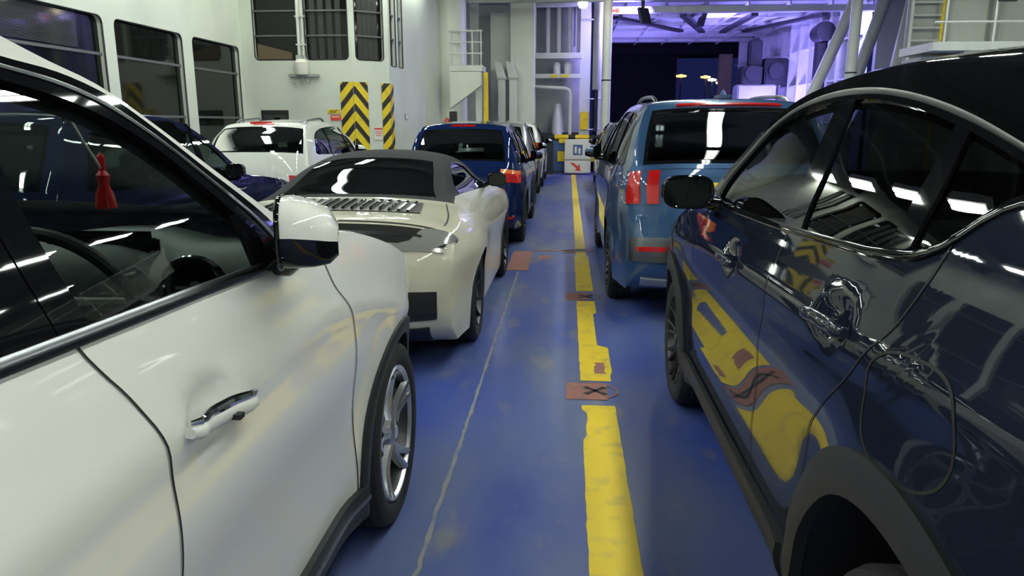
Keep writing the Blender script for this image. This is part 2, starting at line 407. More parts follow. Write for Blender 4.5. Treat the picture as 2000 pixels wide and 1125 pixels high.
def arch_bot(base, arches):
    """lower edge of the body: a base curve with circular wheel cut-outs"""
    def f(y):
        z = base(y)
        for yc, zc, R in arches:
            d = R*R-(y-yc)**2
            if d > 0: z = max(z, zc+math.sqrt(d))
        return z
    f.base = base
    return f
def arch_ys(arches, n=12):
    o = []
    for yc, zc, R in arches:
        o += [yc - R*math.cos(PI*k/(2*n)) for k in range(2*n+1)] + [yc-R*1.0001, yc+R*1.0001]
    return o
def full_body(car, m, belt, wtop, sill, arches, cuts, glassm, win_y, trims=True, lining='inner', frame_m=None, ny=60, nz=14, pillars=(), clad=.06, clad_m='cladding', liner=True, gaps=True, chrome=None, roof_m=None, secs=None, rail=False):
    """sides of a car: lower panels split at cuts, greenhouse frame, side windows, wells, cladding, trims"""
    y0b, y1b = belt[0][0], belt[-1][0]; bz = lambda y: interp(y, belt); upz = lambda y: interp(y, car.up)
    top = lambda y: bz(y) if y0b <= y <= y1b else upz(y)
    base = lambda y: (interp(y, car.lowr) if y < car.lowr[-1][0] else interp(y, car.lowf) if y > car.lowf[0][0] else interp(y, sill))
    bot = arch_bot(base, arches); ext = arch_ys(arches) + [p[0] for p in car.up[::2]] + [y0b, y1b]
    names = secs or ['rear_quarter_panel', 'rear_door', 'front_door', 'front_fender']
    yr = car.up[0][0]+1e-4; yf = car.up[-1][0]-1e-4
    edges = [yr] + list(cuts) + [yf]
    for sg in (1, -1):
        for k in range(len(edges)-1):
            a = edges[k]; b = edges[k+1]; nn = max(6, int(ny*((b(.8) if callable(b) else b) - (a(.8) if callable(a) else a))/car.L))
            car.panel(names[k], sg, a, b, top, bot, m, nn, nz, ext)
        # greenhouse frame between window outline and silhouette
        ua, ub = car.uy(y0b), car.uy(y1b); silc = [car.sil[i][:2] for i in range(int(ua), int(ub)+2)]
        o = strip_obj = car.sstrip('window_frame', sg, wtop, silc, 0, frame_m or m, 4, 0, 90)
        # glass
        wt = sorted((p[0], p[1]) for p in wtop)
        for nm, a, b in win_y:
            car.panel(nm, sg, a, b, lambda y: interp(y, wt)+.012, lambda y: bz(y)-.012, glassm.get(nm, glassm['*']), max(8, int((b-a)*16)), 8, off=-.008)
        for nm, A, B, mm in pillars: car.sstrip(nm, sg, A, B, .0015, mm, 3, .012, 14)
        if liner: car.sstrip('pillar_lining', sg, offset_curve(resample(wtop, 60), -.012), [Vector(p)*.995+Vector((.01, 0)) for p in resample(silc, 60)], -.03, lining, 2, 0, 60)
        # seals and trims
        car.sstrip('window_seal', sg, offset_curve(resample(wtop, 80), .0), offset_curve(resample(wtop, 80), -.016 if False else .016), .003, 'gloss_black', 1, .01)
        bl = [(y0b + (y1b-y0b)*k/50,) for k in range(51)]; bl = [(p[0], bz(p[0])) for p in bl if win_y[0][1] <= p[0] <= win_y[-1][2]]
        if chrome: car.sstrip('belt_trim', sg, [(a, b-.012) for a, b in bl], [(a, b+.012) for a, b in bl], .007, chrome, 3, .014, round_=.005)
        # wheel wells and cladding
        for yc, zc, R in arches:
            a0 = 0.0; zb = base(yc-R); st = -math.asin(min(1, max(-1, (zc - zb)/R))) if zc > zb else 0
            th = [lerp(st, PI-st, k/36) for k in range(37)]
            V = []; F = []
            for t in th:
                y, z = yc+R*math.cos(t), zc+R*math.sin(t); x = car.W(y, z)
                for q in (0, .5, 1): V.append((sg*(x-.02-.3*q), y, z))
            for i in range(36):
                for q in range(2): F.append((i*3+q, i*3+q+1, i*3+q+4, i*3+q+3))
            link('wheel_well', mesh('wheel_well', V, F), 'satin_black', car.root)
            if clad:
                A = [(yc+(R-.004)*math.cos(t), zc+(R-.004)*math.sin(t)) for t in th]; B = [(yc+(R+clad)*math.cos(t), max(base(yc+(R+clad)*math.cos(t)), zc+(R+clad)*math.sin(t))) for t in th]
                car.sstrip('arch_cladding', sg, A, B, .012, clad_m, 4, .03, round_=.004)
        if clad:
            ys = [lerp(arches[0][0]+arches[0][2]+clad*.6, arches[-1][0]-arches[-1][2]-clad*.6, k/40) for k in range(41)]
            car.sstrip('sill_cladding', sg, [(y, base(y)+.0) for y in ys], [(y, base(y)+clad*1.7) for y in ys], .010, clad_m, 3, .03, round_=.006)
        if gaps:
            for c in cuts:
                P = []
                for k in range(61):
                    z = lerp(.2, 1.45, k/60); y = c(z) if callable(c) else c
                    if bot(y)+.005 < z < top(y)-.004: P.append((y, z))
                if len(P) > 3: car.sstrip('door_gap', sg, [(y-.003, z) for y, z in P], [(y+.003, z) for y, z in P], .0022, 'seam', 1, 0)
    # floor pan
    V = []; F = []; n = 20
    for k in range(n+1):
        y = lerp(.25, car.L-.25, k/n); zz = .42 if any(abs(y-a[0]) < a[2]+.05 for a in arches) else interp(y, sill)+.03; hw = car.W(y, .6) - (.30 if any(abs(y-a[0]) < a[2]+.05 for a in arches) else .03)
        V += [(-hw, y, zz), (hw, y, zz)]
    for k in range(n): F.append((2*k, 2*k+1, 2*k+3, 2*k+2))
    link('floor_pan', mesh('floor_pan', V, F, False), 'satin_black', car.root)
def handle(car, sg, y0, z, ln=.24, m='white_paint', chrome='chrome', dip=-.02):
    """grip standing off the door over its cup"""
    V, F = [], []; b = MB(); x0 = car.W(y0+ln/2, z)
    n = 16; rings = []
    for k in range(n+1):
        t = k/n; y = y0 + ln*t; zz = z + dip*(t-.5)*2*.5; x = car.W(y, zz) + .012 + .030*math.sin(PI*min(1, max(0, t)))**.5
        h = .019*(.55+.45*math.sin(PI*t)**.4); d = .010
        rings.append([(sg*(x+d*cx), y, zz+h*cz) for cx, cz in ((-1, -.8), (.2, -1), (1, -.5), (1, .5), (.2, 1), (-1, .8))])
    for r in rings: V += r
    for k in range(n):
        for e in range(6): F.append((k*6+e, k*6+(e+1) % 6, (k+1)*6+(e+1) % 6, (k+1)*6+e))
    F += [tuple(range(6)), tuple(n*6+e for e in range(6))]
    h = link('door_handle', mesh('door_handle', V, F, True, 50), m, car.root)
    if chrome:
        c = MB(); c.tube([(sg*(car.W(y0+ln*t, z)+.014+.030*math.sin(PI*t)**.5), y0+ln*t, z+dip*(t-.5)+.019) for t in [k/14 for k in range(15)]], [.004+.007*math.sin(PI*k/14)**.6 for k in range(15)], 8)
        c.build('chrome_strip', chrome, h, True)
    return h
def mirror(car, sg, pts, split, m_top, m_low, parent=None, glass_face=True, stalk=None, fold=0):
    """pts: list of (centre, half width x, half height z) along the housing from the open rim to the nose"""
    V = []; F = []; n = 24; pv = Vector((sg*pts[0][0][0], pts[0][0][1], pts[0][0][2])); RM = Matrix.Rotation(math.radians(-fold*sg), 3, 'Z')
    tr = lambda P: [tuple(RM @ (Vector(p)-pv) + pv) for p in P]
    for (c, hx, hz) in pts:
        for k in range(n):
            a = 2*PI*k/n; ca, sa = math.cos(a), math.sin(a); V.append((sg*(c[0] + hx*math.copysign(abs(ca)**.6, ca)), c[1], c[2] + hz*math.copysign(abs(sa)**.7, sa)))
    V = tr(V); top = []; low = []
    for i in range(len(pts)-1):
        for k in range(n):
            q = (i*n+k, i*n+(k+1) % n, (i+1)*n+(k+1) % n, (i+1)*n+k); (top if 0 <= k < n//2 else low).append(q)
    e = (len(pts)-1)*n; top.append(tuple(e+k for k in range(n)))
    o = link('wing_mirror', mesh('wing_mirror', V, low, True, 60), m_low, car.root); link('mirror_cap', mesh('mirror_cap', V, top, True, 60), m_top, o)
    c, hx, hz = pts[0]; rim = MB(); R = [(sg*(c[0]+hx*1.0*math.copysign(abs(math.cos(a))**.6, math.cos(a))), c[1], c[2]+hz*math.copysign(abs(math.sin(a))**.7, math.sin(a))) for a in [2*PI*k/24 for k in range(25)]]; R0 = R; R = tr(R)
    rim.tube(R, .006, 8); rim.build('rim', 'gloss_black', o, True)
    g = MB(); g.add(tr([(p[0]*.999, p[1]+.006, p[2]) for p in R0[:24]]), [tuple(range(24))]); g.build('mirror_glass', 'chrome' if glass_face else 'gloss_black', o)
    if stalk: b = MB(); b.tube(stalk[0], stalk[1], 12); b.build('mirror_arm', 'gloss_black', o, True)
    return o
def seats(car, ys, z, hw=.27, xs=(.38, -.38), m='seat_cloth'):
    for y in ys:
        for x in xs:
            b = MB(); b.box((x-hw, y, z), (x+hw, y+.5, z+.16)); o = b.build('seat', m, car.root, bev=.04)
            c = MB(); R = Matrix.Rotation(math.radians(14), 3, 'X'); c.box((x-hw, y-.08, z+.1), (x+hw, y+.06, z+.72), R, (x, y, z+.1)); c.build('backrest', m, o, bev=.05)
            d = MB(); d.box((x-.13, y-.27, z+.74), (x+.13, y-.16, z+.94), R); d.build('headrest', m, o, bev=.04)
def steering(car, x, y, z, m='inner', r=.185):
    b = MB(); R = Matrix.Rotation(math.radians(-68), 3, 'X')
    b.tube([Vector((x, y, z)) + R @ Vector((r*math.cos(a), r*math.sin(a), 0)) for a in [2*PI*k/40 for k in range(41)]], .015, 10)
    o = b.build('steering_wheel', m, car.root, True)
    c = MB(); 
    for a in (0, PI, -PI/2): c.tube([Vector((x, y, z)) + R @ Vector((.05*math.cos(a), .05*math.sin(a), -.02)), Vector((x, y, z)) + R @ Vector((r*math.cos(a), r*math.sin(a), 0))], [.028, .016], 10)
    c.lathe([(.0001, -.035), (.06, -.03), (.075, -.06)], 24, 'z', (0, 0, 0)); 
    for i in range(len(c.v)-72, len(c.v)): p = Vector(c.v[i]); c.v[i] = tuple(Vector((x, y, z)) + R @ p)
    c.build('wheel_spokes', m, o, True); return o
def roof_rails(car, y0, y1, xin, m='satin_chrome', h=.05):
    for sg in (1, -1):
        P = []
        for k in range(17):
            t = k/16; y = lerp(y0, y1, t); u = car.uy(y); x, yy, z = car.T(u, xin); P.append((sg*abs(x), y, z + h*min(1, 6*t, 6*(1-t))**.5 - .005))
        b = MB(); b.tube(P, [.010]+[.017]*15+[.010], 8); b.build('roof_rail', m, car.root, True)
def gaus(y, z, yc, zc, sy, sz): return math.exp(-((y-yc)/sy)**2-((z-zc)/sz)**2)
def flare(yc, zc, R, amt, wd=.10):
    def f(y, z):
        r = math.hypot(y-yc, z-zc); return amt*math.exp(-((r-R)/wd)**2) if r > R else amt
    return f

# ------------------------------------------------------------------ the setting: deck, walls, ceiling
b = MB(); b.box((-7.5, -9, -.2), (14, 25.2, 0)); floor = tag(b.build('floor', 'deck'), kind='structure')
def ragged(name, x0, x1, y0, y1, m, z, amp=.008, st=.05):
    n = int((y1-y0)/st); V = []; F = []
    for k in range(n+1):
        y = y0+(y1-y0)*k/n; V += [(x0+random.gauss(0, amp), y, z), (x1+random.gauss(0, amp), y, z)]
    for k in range(n): F.append((2*k, 2*k+1, 2*k+3, 2*k+2))
    return link(name, mesh(name, V, F, False), m, floor)
def lane_poly(name, L_, R_, m, z):
    V = []; F = []
    for (a, y), (c, _) in zip(L_, R_): V += [(a, y, z), (c, y, z)]
    for k in range(len(L_)-1): F.append((2*k, 2*k+1, 2*k+3, 2*k+2))
    return link(name, mesh(name, V, F, False), m, floor)
LL = []; RR = []
y = -2.0
while y < 24:
    wl = .102 + random.gauss(0, .0012); wr = .297 + random.gauss(0, .0012)
    if 3.62 < y < 3.8: wl += .02
    if 3.8 < y < 3.95: wl += .03
    if 4.6 < y < 5.2: wr += .015
    if 5.2 < y < 6.2: wr -= .06
    if 6.2 < y: wr -= .03
    if y > 9: wr -= .02; wl += .015
    LL.append((wl, y)); RR.append((wr, y)); y += .06
for a, c in ((-2.0, 4.12), (4.46, 6.68), (7.0, 9.34), (9.46, 24)):
    idx = [i for i, p in enumerate(LL) if a <= p[1] <= c]; lane_poly('lane_line', [LL[i] for i in idx], [RR[i] for i in idx], 'line', .0025)
ragged('seam_line', -.535, -.517, -2, 8.0, 'grey_line', .002, .003)
for yy in (9.4, 11.85, 14.3): 
    V = []; n = 60
    for k in range(n+1): x = -1+2.2*k/n; V += [(x, yy+random.gauss(0, .006)-.02, .002), (x, yy+random.gauss(0, .006)+.012, .002)]
    link('weld_seam', mesh('weld_seam', V, [(2*k, 2*k+1, 2*k+3, 2*k+2) for k in range(n)], False), 'grey_line', floor)
for x0, x1, y0, y1 in ((.015, .262, 4.15, 4.44), (.0, .21, 6.68, 6.98), (-.67, -.42, 8.05, 9.3), (-.05, .12, 9.25, 9.42), (-.33, -.19, 8.75, 9.0), (-.42, .12, 9.36, 9.44), (.20, .27, 4.62, 4.85)):
    ragged('primer_patch', x0, x1, y0, y1, 'red_primer', .0032, .004, .04)
def lashing_pot(x, y):
    r = empty('lashing_socket', (x, y, 0), *({4.30: ('black cross-shaped lashing socket in red primer patch, the nearest on the yellow line', ), 6.83: ('black cross-shaped lashing socket in red patch, second nearest on the yellow line', )}.get(round(y, 2), ('thin black cross lashing socket beside the orange-patched seam, farther up the yellow line', ))), 'lashing socket')
    b = MB(); b.lathe([(.125, .0035), (.132, .005), (.14, .0035)], 48, 'z'); b.build('ring', 'red_primer', r, True)
    b = MB()
    for a in (math.radians(45), math.radians(-45)):
        pts = [(-.088, .022), (-.03, .014), (.03, .014), (.088, .022), (.088, -.022), (.03, -.014), (-.03, -.014), (-.088, -.022)]
        b.add([(p[0]*math.cos(a)-p[1]*math.sin(a), p[0]*math.sin(a)+p[1]*math.cos(a), .0048) for p in pts], [(0, 7, 6, 1), (1, 6, 5, 2), (2, 5, 4, 3)])
    b.build('cross_slot', 'black', r)
for y in (4.30, 6.83, 9.39): lashing_pot(.19, y)

# ceiling with transverse beams (above the frame, mirrored in the paintwork)
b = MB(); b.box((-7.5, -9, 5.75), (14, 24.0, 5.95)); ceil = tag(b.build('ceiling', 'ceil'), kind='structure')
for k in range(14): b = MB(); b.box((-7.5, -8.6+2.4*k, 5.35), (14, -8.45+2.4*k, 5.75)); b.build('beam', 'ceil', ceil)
b = MB(); b.box((-7.5, -9.2, 0), (14, -9, 5.95)); tag(b.build('wall_back', 'hull'), kind='structure')
b = MB(); b.box((14, -9, 0), (14.2, 20.5, 5.95)); tag(b.build('wall_right', 'hull'), kind='structure')
def lamp(x, y, z, lab):
    r = empty('deck_lamp', (x, y, z), lab, 'ceiling lamp', 'deck lamps in rows under the ceiling')
    a = MB(); a.box((-.13, -.68, 0), (.13, .68, .09)); a.build('housing', 'lamp_body', r)
    for sx in (-.055, .055): c = MB(); c.box((sx-.035, -.62, -.02), (sx+.035, .62, 0)); c.build('tube', 'lamp', r)
    return r
l0 = lamp(-5.9, -7.2, 5.26, 'long twin-tube lamp hanging under the deck ceiling'); first = True
for x in (-5.9, -3.7, 1.85, 7.2, 11):
    for k in range(13 if x != 1.85 else 19):
        y = -7.2 + (2.4 if x != 1.85 else 1.6)*k
        if x > 7 and y > 18 or x < 0 and y > 20: continue
        if y > 21.7: continue
        if first: first = False; continue
        o = l0.copy(); C.objects.link(o); o.location = (x, y, 5.26)
        for ch in l0.children: q = ch.copy(); C.objects.link(q); q.parent = o

# left longitudinal wall with dark windows
XL = -7.4
fl = lambda u, v, d: (XL - d, u, v)
wins = [(9.0, 11.86), (12.15, 14.35), (14.72, 16.85), (5.9, 8.7), (2.8, 5.6), (-.3, 2.5), (-3.4, -.6), (-6.5, -3.7)]
plate('wall_left', [(-9, 0), (17, 0), (17, 5.95), (-9, 5.95)], [rrect(a, 1.15, c, 3.27, .13) for a, c in wins], fl, .12, 'hull')['kind'] = 'structure'
for i, (a, c) in enumerate(wins):
    g = MB(); g.box((XL-.14, a-.02, 1.1), (XL-.10, c+.02, 3.3)); g = tag(g.build('window_%d' % (i+1), 'win_glass'), kind='structure')
    f_ = MB(); P = rrect(a, 1.15, c, 3.27, .13); f_.tube([(XL-.02, p[0], p[1]) for p in P+[P[0]]], .018, 6, False); f_.build('gasket', 'gasket', g, True)
    for z in (1.72, 2.68): r_ = MB(); r_.box((XL-.10, a, z-.022), (XL-.07, c, z+.022)); r_.build('rail', 'rail_grey', g)
    if i == 0 or i == 3:
        for k in range(28): r_ = MB() if k == 0 else r_; r_.box((XL-.10, a, 2.74+.019*k), (XL-.094, c-.55, 2.746+.019*k))
        r_.build('blind', 'rail_grey', g)
b = MB(); b.box((XL, -2, 3.35), (XL+.02, 10.6, 3.62)); 
tag(b.build('trim_1', 'sign_white'), kind='structure')

# casing that steps out into the deck: plan outline, addressed by distance along it
PL = [(-7.4, 17.0), (-4.87, 17.0), (-4.17, 17.6), (-3.86, 19.6), (-3.62, 21.6)]
DL = [0]
for a, c in zip(PL, PL[1:]): DL.append(DL[-1]+math.dist(a, c))
def wallpt(d, z, off=0):
    k = 0
    while k < len(PL)-2 and d > DL[k+1]: k += 1
    t = (d-DL[k])/(DL[k+1]-DL[k]); a, c = Vector(PL[k]), Vector(PL[k+1]); dr = (c-a).normalized(); p = a.lerp(c, t) + Vector((dr.y, -dr.x))*off
    return (p.x, p.y, z)
W4 = [[(.30, 1.33), (1.48, 2.46)], [(.10, .80)], [(.12, .48), (.62, .92)], []]
wn = 9
for k in range(4):
    d0, d1 = DL[k], DL[k+1]; holes = [rrect(d0+a, 2.99 if k < 2 else 2.9, d0+c, 5.2, .10 if k < 2 else .02) for a, c in W4[k]]
    def fk(u, v, d, k=k):
        a, c = Vector(PL[k]), Vector(PL[k+1]); dr = (c-a).normalized(); p = a + dr*(u-DL[k]) - Vector((dr.y, -dr.x))*d; return (p.x, p.y, v)
    tag(plate('wall_casing', [(d0, 0), (d1, 0), (d1, 5.95), (d0, 5.95)], holes, fk, .12, 'hull'), kind='structure')
    for a, c in W4[k]:
        g = MB(); zb = 2.94 if k < 2 else 2.85
        g.prism([(d0+a-.03, zb), (d0+c+.03, zb), (d0+c+.03, 5.25), (d0+a-.03, 5.25)], lambda u, v: fk(u, v, .10), lambda u, v: fk(u, v, .14))
        g = tag(g.build('window_%d' % wn, 'win_glass'), kind='structure'); wn += 1
        P = rrect(d0+a, 2.99 if k < 2 else 2.9, d0+c, 5.2, .10 if k < 2 else .02); f_ = MB(); f_.tube([fk(p[0], p[1], .01) for p in P+[P[0]]], .016, 6, False); f_.build('gasket', 'gasket', g, True)
        for z in (3.52, 4.05):
            r_ = MB(); r_.prism([(d0+a, z-.018), (d0+c, z-.018), (d0+c, z+.018), (d0+a, z+.018)], lambda u, v: fk(u, v, .05), lambda u, v: fk(u, v, .08)); r_.build('rail', 'rail_grey', g)
        if k == 0 and a > 1 or k == 1:
            for q in range(4): x0 = lerp(a+.1, c-.1, q/4); r_ = MB(); r_.prism([(d0+x0, 3.02), (d0+x0+.12, 3.02), (d0+x0+.12, 5.1), (d0+x0, 5.1)], lambda u, v: fk(u, v, .085), lambda u, v: fk(u, v, .095)); r_.build('curtain', 'curtain', g)
        elif k == 0: r_ = MB(); r_.prism([(d0+a+.04, 3.02), (d0+c-.2, 3.02), (d0+c-.2, 3.16), (d0+a+.04, 3.36)], lambda u, v: fk(u, v, .085), lambda u, v: fk(u, v, .095)); r_.build('panel', 'brown', g)
def flat_on_wall(mb, poly, off, d=.004):
    mb.prism(poly, lambda u, v: wallpt(u, v, off), lambda u, v: wallpt(u, v, off+d))
def chevron_board(c, hw, halves, z1, lab, tilt=1):
    a = wallpt(c, 0, 0); r = empty('chevron_board', (a[0], a[1], .3), lab, 'hazard board', 'yellow and black chevron boards on the casing'); inv = Vector((a[0], a[1], .3))
    cut = [DL[1], DL[2]]
    def piece(poly, off, mb):
        # split at corner lines so the board folds round the casing
        parts = [poly]
        for cx in cut:
            out = []
            for pg in parts:
                for sgn in (-1, 1):
                    res = []
                    for i in range(len(pg)):
                        p, q = pg[i], pg[(i+1) % len(pg)]; dp, dq = (p[0]-cx)*sgn, (q[0]-cx)*sgn
                        if dp >= 0: res.append(p)
                        if dp*dq < 0: t = dp/(dp-dq); res.append((lerp(p[0], q[0], t), lerp(p[1], q[1], t)))
                    if len(res) > 2 and max(p[0] for p in res)-min(p[0] for p in res) > .004: out.append(res)
            parts = out
        for pg in parts:
            e = 1e-3; cx = sum(p[0] for p in pg)/len(pg)
            f = lambda o: (lambda u, v: tuple(Vector(wallpt(u + (e if u < cx else -e), v, o)) - inv))
            mb.prism(pg, f(off), f(off+.004))
    b = MB(); piece([(c-hw, .4), (c+hw, .4), (c+hw, z1), (c-hw, z1)], .012, b); b.build('board', 'yellow', r)
    ks = MB(); per = .385; th = .165
    for i in range(-2, 9):
        z0 = .4+i*per - .06
        for (ua, ub, sl) in halves:
            # stripe from (ua, z) to (ub, z + sl)
            P = [(c+ua, z0), (c+ub, z0+sl), (c+ub, z0+sl+th), (c+ua, z0+th)]
            def clip(P, zc, s_):
                o = []
                for j in range(len(P)):
                    p, q = P[j], P[(j+1) % len(P)]; dp, dq = (p[1]-zc)*s_, (q[1]-zc)*s_
                    if dp >= 0: o.append(p)
                    if dp*dq < 0: t = dp/(dp-dq); o.append((lerp(p[0], q[0], t), lerp(p[1], q[1], t)))
                return o
            P = clip(clip(P, .4, 1) , z1, -1) if True else P
            if len(P) > 2: piece(P, .017, ks)
    ks.build('stripes', 'black', r); return r
chevron_board(DL[1]+.03, .325, [(-.325, 0, .38), (.325, 0, .38)], 2.51, 'wide board of black and yellow upward chevrons folded round the casing corner')
chevron_board(DL[2]-.02, .20, [(-.20, .20, .42)], 2.50, 'narrow board of yellow and black diagonal stripes on the casing edge')
def wall_sign(name, c, z, wd, ht, m, lab, cat, bands=()):
    p = wallpt(c, z, .02); r = empty(name, p, lab, cat); inv = Vector(p)
    b = MB(); f = lambda o: (lambda u, v: tuple(Vector(wallpt(u, v, o))-inv)); b.prism([(c-wd/2, z-ht/2), (c+wd/2, z-ht/2), (c+wd/2, z+ht/2), (c-wd/2, z+ht/2)], f(.01), f(.022)); b.build('plate', m, r)
    for (u0, u1, v0, v1, mm, nm) in bands:
        b = MB(); b.prism([(c+u0, z+v0), (c+u1, z+v0), (c+u1, z+v1), (c+u0, z+v1)], f(.022), f(.025)); b.build(nm, mm, r)
    return r
wall_sign('warning_sign', 2.06, 1.86, .28, .09, 'yellow', 'small yellow sign on the casing left of the wide chevron board', 'sign', [(-.10, .06, -.02, -.005, 'black', 'lettering'), (-.08, .1, .012, .025, 'black', 'lettering')])
wall_sign('fire_sign', 2.10, 1.72, .24, .12, 'sign_red', 'small red sign directly under the yellow sign beside the chevron board', 'sign', [(-.09, .09, .01, .03, 'sign_white', 'lettering')])
wall_sign('notice_sign', DL[1]+.58, 1.36, .22, .28, 'sign_white', 'white notice with red lettering between the two chevron boards', 'sign', [(-.10, .10, .09, .13, 'sign_red', 'heading'), (-.08, .08, .04, .055, 'sign_red', 'lettering'), (-.08, .08, 0, .015, 'sign_red', 'lettering'), (-.08, .08, -.05, -.035, 'sign_red', 'lettering')])
wall_sign('socket_panel', .68, 1.72, .64, .34, 'black', 'black electric panel on the white casing above the white car roof', 'panel', [(-.28, .28, -.16, .06, 'ceil', 'cover'), (-.02, .12, -.14, .0, 'yellow', 'label_plate')])
wall_sign('small_sign', DL[2]+1.0, 1.75, .22, .14, 'hull_grey', 'tiny pale green-edged sign on the casing right of the narrow chevron board', 'sign', [(-.09, .09, -.05, .05, 'sign_white', 'face')])
# alarm horn / floodlight box on the casing
p = wallpt(1.42, 2.82, .16); r = empty('alarm_box', p, 'cream round-topped alarm box on the casing below the windows', 'alarm box')
b = MB(); b.lathe([(.0001, -.16), (.13, -.16), (.15, -.12), (.15, .10), (.10, .17), (.0001, .18)], 24, 'z'); b.build('body', 'sign_white', r, True)
b = MB(); b.box((-.33, .02, -.20), (.36, .14, -.14)); b.box((-.10, -.05, .17), (.05, .05, .26)); b.build('bracket', 'hull_grey', r)
for dx in (-.22, -.05, .12): b = MB(); b.tube([(dx, .08, -.2), (dx, .02, -.32), (dx+.04, .06, -.36)], .016, 8); b.build('cable_gland', 'hull_grey', r, True)
# conduits between the upper windows
p = wallpt(1.405, 3.0, .06); r = empty('conduit', p, 'white vertical conduit between the first two casing windows', 'conduit')
b = MB(); b.tube([(-.05, 0, 0), (-.05, 0, 2.2)], .035, 10); b.tube([(.05, 0, 0), (.05, 0, 2.2)], .02, 10); b.build('pipe', 'steel_white', r, True)
for z in (.3, .9, 1.5): b = MB(); b.box((-.11, -.03, z), (.11, .05, z+.03)); b.build('clamp', 'steel_white', r)

# bulkheads left of the bow opening
def struct(name, bx, m): 
    b = MB()
    for q in bx: b.box(*q)
    return tag(b.build(name, m), kind='structure')
struct('wall_recess', [((-3.9, 24.3, 0), (-1.4, 24.45, 5.9))], 'hull')
b = MB(); b.lathe([(.42, 0), (.42, 5.9)], 40, 'z', (-3.35, 21.9, 0)); tag(b.build('wall_rounded', 'hull', smooth=True), kind='structure')
struct('wall_column', [((-1.78, 23.4, 0), (-1.06, 23.8, 5.9))], 'hull')
struct('wall_bulkhead', [((-3.45, 22.4, 0), (-2.55, 22.6, 3.15))], 'hull_grey')
struct('pillar_inner', [((-2.42, 23.7, 0), (-1.78, 23.9, 4.9)), ((-3.0, 23.3, 3.1), (-2.75, 23.5, 5.9))], 'hull')
def gallery(lab, x0, x1, y, zf, xs, zr=(.35, .72, 1.1), zt=1.1, deep=1.2, name='gallery'):
    r = empty(name, ((x0+x1)/2, y, zf), lab, 'gallery'); cx = (x0+x1)/2
    b = MB(); b.box((x0-cx, 0, -.16), (x1-cx, deep, 0)); b.build('platform', 'steel_white', r)
    for x in xs: b = MB(); b.tube([(x-cx, .03, 0), (x-cx, .03, zt)], .02, 8); b.build('post', 'steel_white', r, True)
    for z in zr: b = MB(); b.tube([(x0-cx, .03, z), (x1-cx, .03, z)], .02 if z < zt else .026, 8); b.build('handrail' if z == zt else 'rail', 'steel_white', r, True)
    return r
gallery('small white railed gallery left of the bow opening above the blue hatchback', -3.35, -2.42, 21.4, 3.18, (-3.3, -3.0, -2.7, -2.46), (.32, .62, .92), .92, .9)
r = empty('sloping_bracket', (-2.85, 21.0, 2.02), 'white plate bracket sloping down under the small gallery', 'bracket')
b = MB(); b.prism([(-.42, 0), (-.42, .98), (.45, .98), (.45, .62)], lambda u, v: (u-.02, 0, v-.02), lambda u, v: (u-.02, .3, v-.02)); b.build('web', 'hull', r)
r = empty('guard_post', (-2.32, 21.3, 0), 'tall yellow painted edge post beside the white struts', 'post'); b = MB(); b.box((-.06, -.04, 0), (.06, .12, 2.98)); b.build('post', 'yellow', r, bev=.01)
r = empty('frame_post', (-2.52, 21.35, 0), 'white post standing left of the tall yellow post', 'post'); b = MB(); b.box((-.09, -.04, 0), (.09, .14, 2.98)); b.build('post', 'steel_white', r, bev=.01)
for x, lab in ((-2.02, 'bent-topped white strut next to the yellow post'), (-1.68, 'bent-topped white strut nearest the wide white column')):
    r = empty('bent_strut', (x, 23.1, 0), lab, 'strut', 'pair of bent white struts'); b = MB(); b.box((-.12, -.04, 0), (.10, .12, 2.92)); b.build('leg', 'steel_white', r, bev=.01)
    b = MB(); b.prism([(-.14, 2.92), (.14, 2.92), (-.02, 3.36), (-.22, 3.42)], lambda u, v: (u, -.05, v), lambda u, v: (u, .14, v)); b.build('top_bend', 'steel_white', r)
    b = MB(); b.box((-.15, -.06, 2.88), (.15, .14, 2.94)); b.build('cap', 'hull_grey', r)
# fire point by the recess
r = empty('fire_point', (-3.25, 21.05, 0), 'dark fire equipment box with red tag on the wall behind the blue hatchback', 'fire equipment'); b = MB(); b.box((-.06, -.08, 1.5), (.14, .05, 1.92)); b.build('box', 'steel_dark', r); b = MB(); b.box((.0, -.02, 0), (.06, .03, 1.5)); b.build('stand', 'steel_white', r); b = MB(); b.lathe([(.0001, 0), (.07, 0), (.07, .26), (.03, .32)], 16, 'z', (-.14, -.02, 1.42)); b.build('bottle', 'sign_red', r, True)

# lattice of ramp gear between the column and the opening
r = empty('ramp_tower', (.1, 24.5, 0), 'white lattice tower of ramp gear lit purple beside the bow opening', 'ramp tower'); 
for x, wd in ((-1.22, .05), (.40, .16), (.88, .06)): b = MB(); b.box((x-wd, 0, 0), (x+wd, .25, 5.4)); b.build('upright', 'steel_white', r)
for z, h in ((3.60, .17), (3.0, .13), (5.15, .3)): b = MB(); b.box((-1.25, -.06, z), (.30, .14, z+h)); b.build('cross_beam', 'steel_white', r)
for x in (-.8, -.45, -.1, .2): b = MB(); b.tube([(x, .5, 3.8), (x, .5, 5.3)], .07, 10); b.build('riser_pipe', 'steel_white', r, True)
for x in (-.55, -.2): b = MB(); b.box((x-.14, -.09, 3.02), (x+.08, -.06, 3.10)); b.build('yellow_mark', 'yellow', r)
for x in (-.5, -.15): b = MB(); b.lathe([(.0001, 0), (.12, 0), (.12, .30), (.07, .38)], 16, 'z', (x, .3, 3.13)); b.build('actuator', 'steel_white', r, True)
b = MB(); b.tube([(-1.3, -.15, 2.74), (-.20, -.15, 2.68), (-.09, -.15, 2.62), (-.05, -.15, 2.5), (-.05, -.15, 1.0)], .055, 12); b.build('bent_pipe', 'steel_white', r, True)
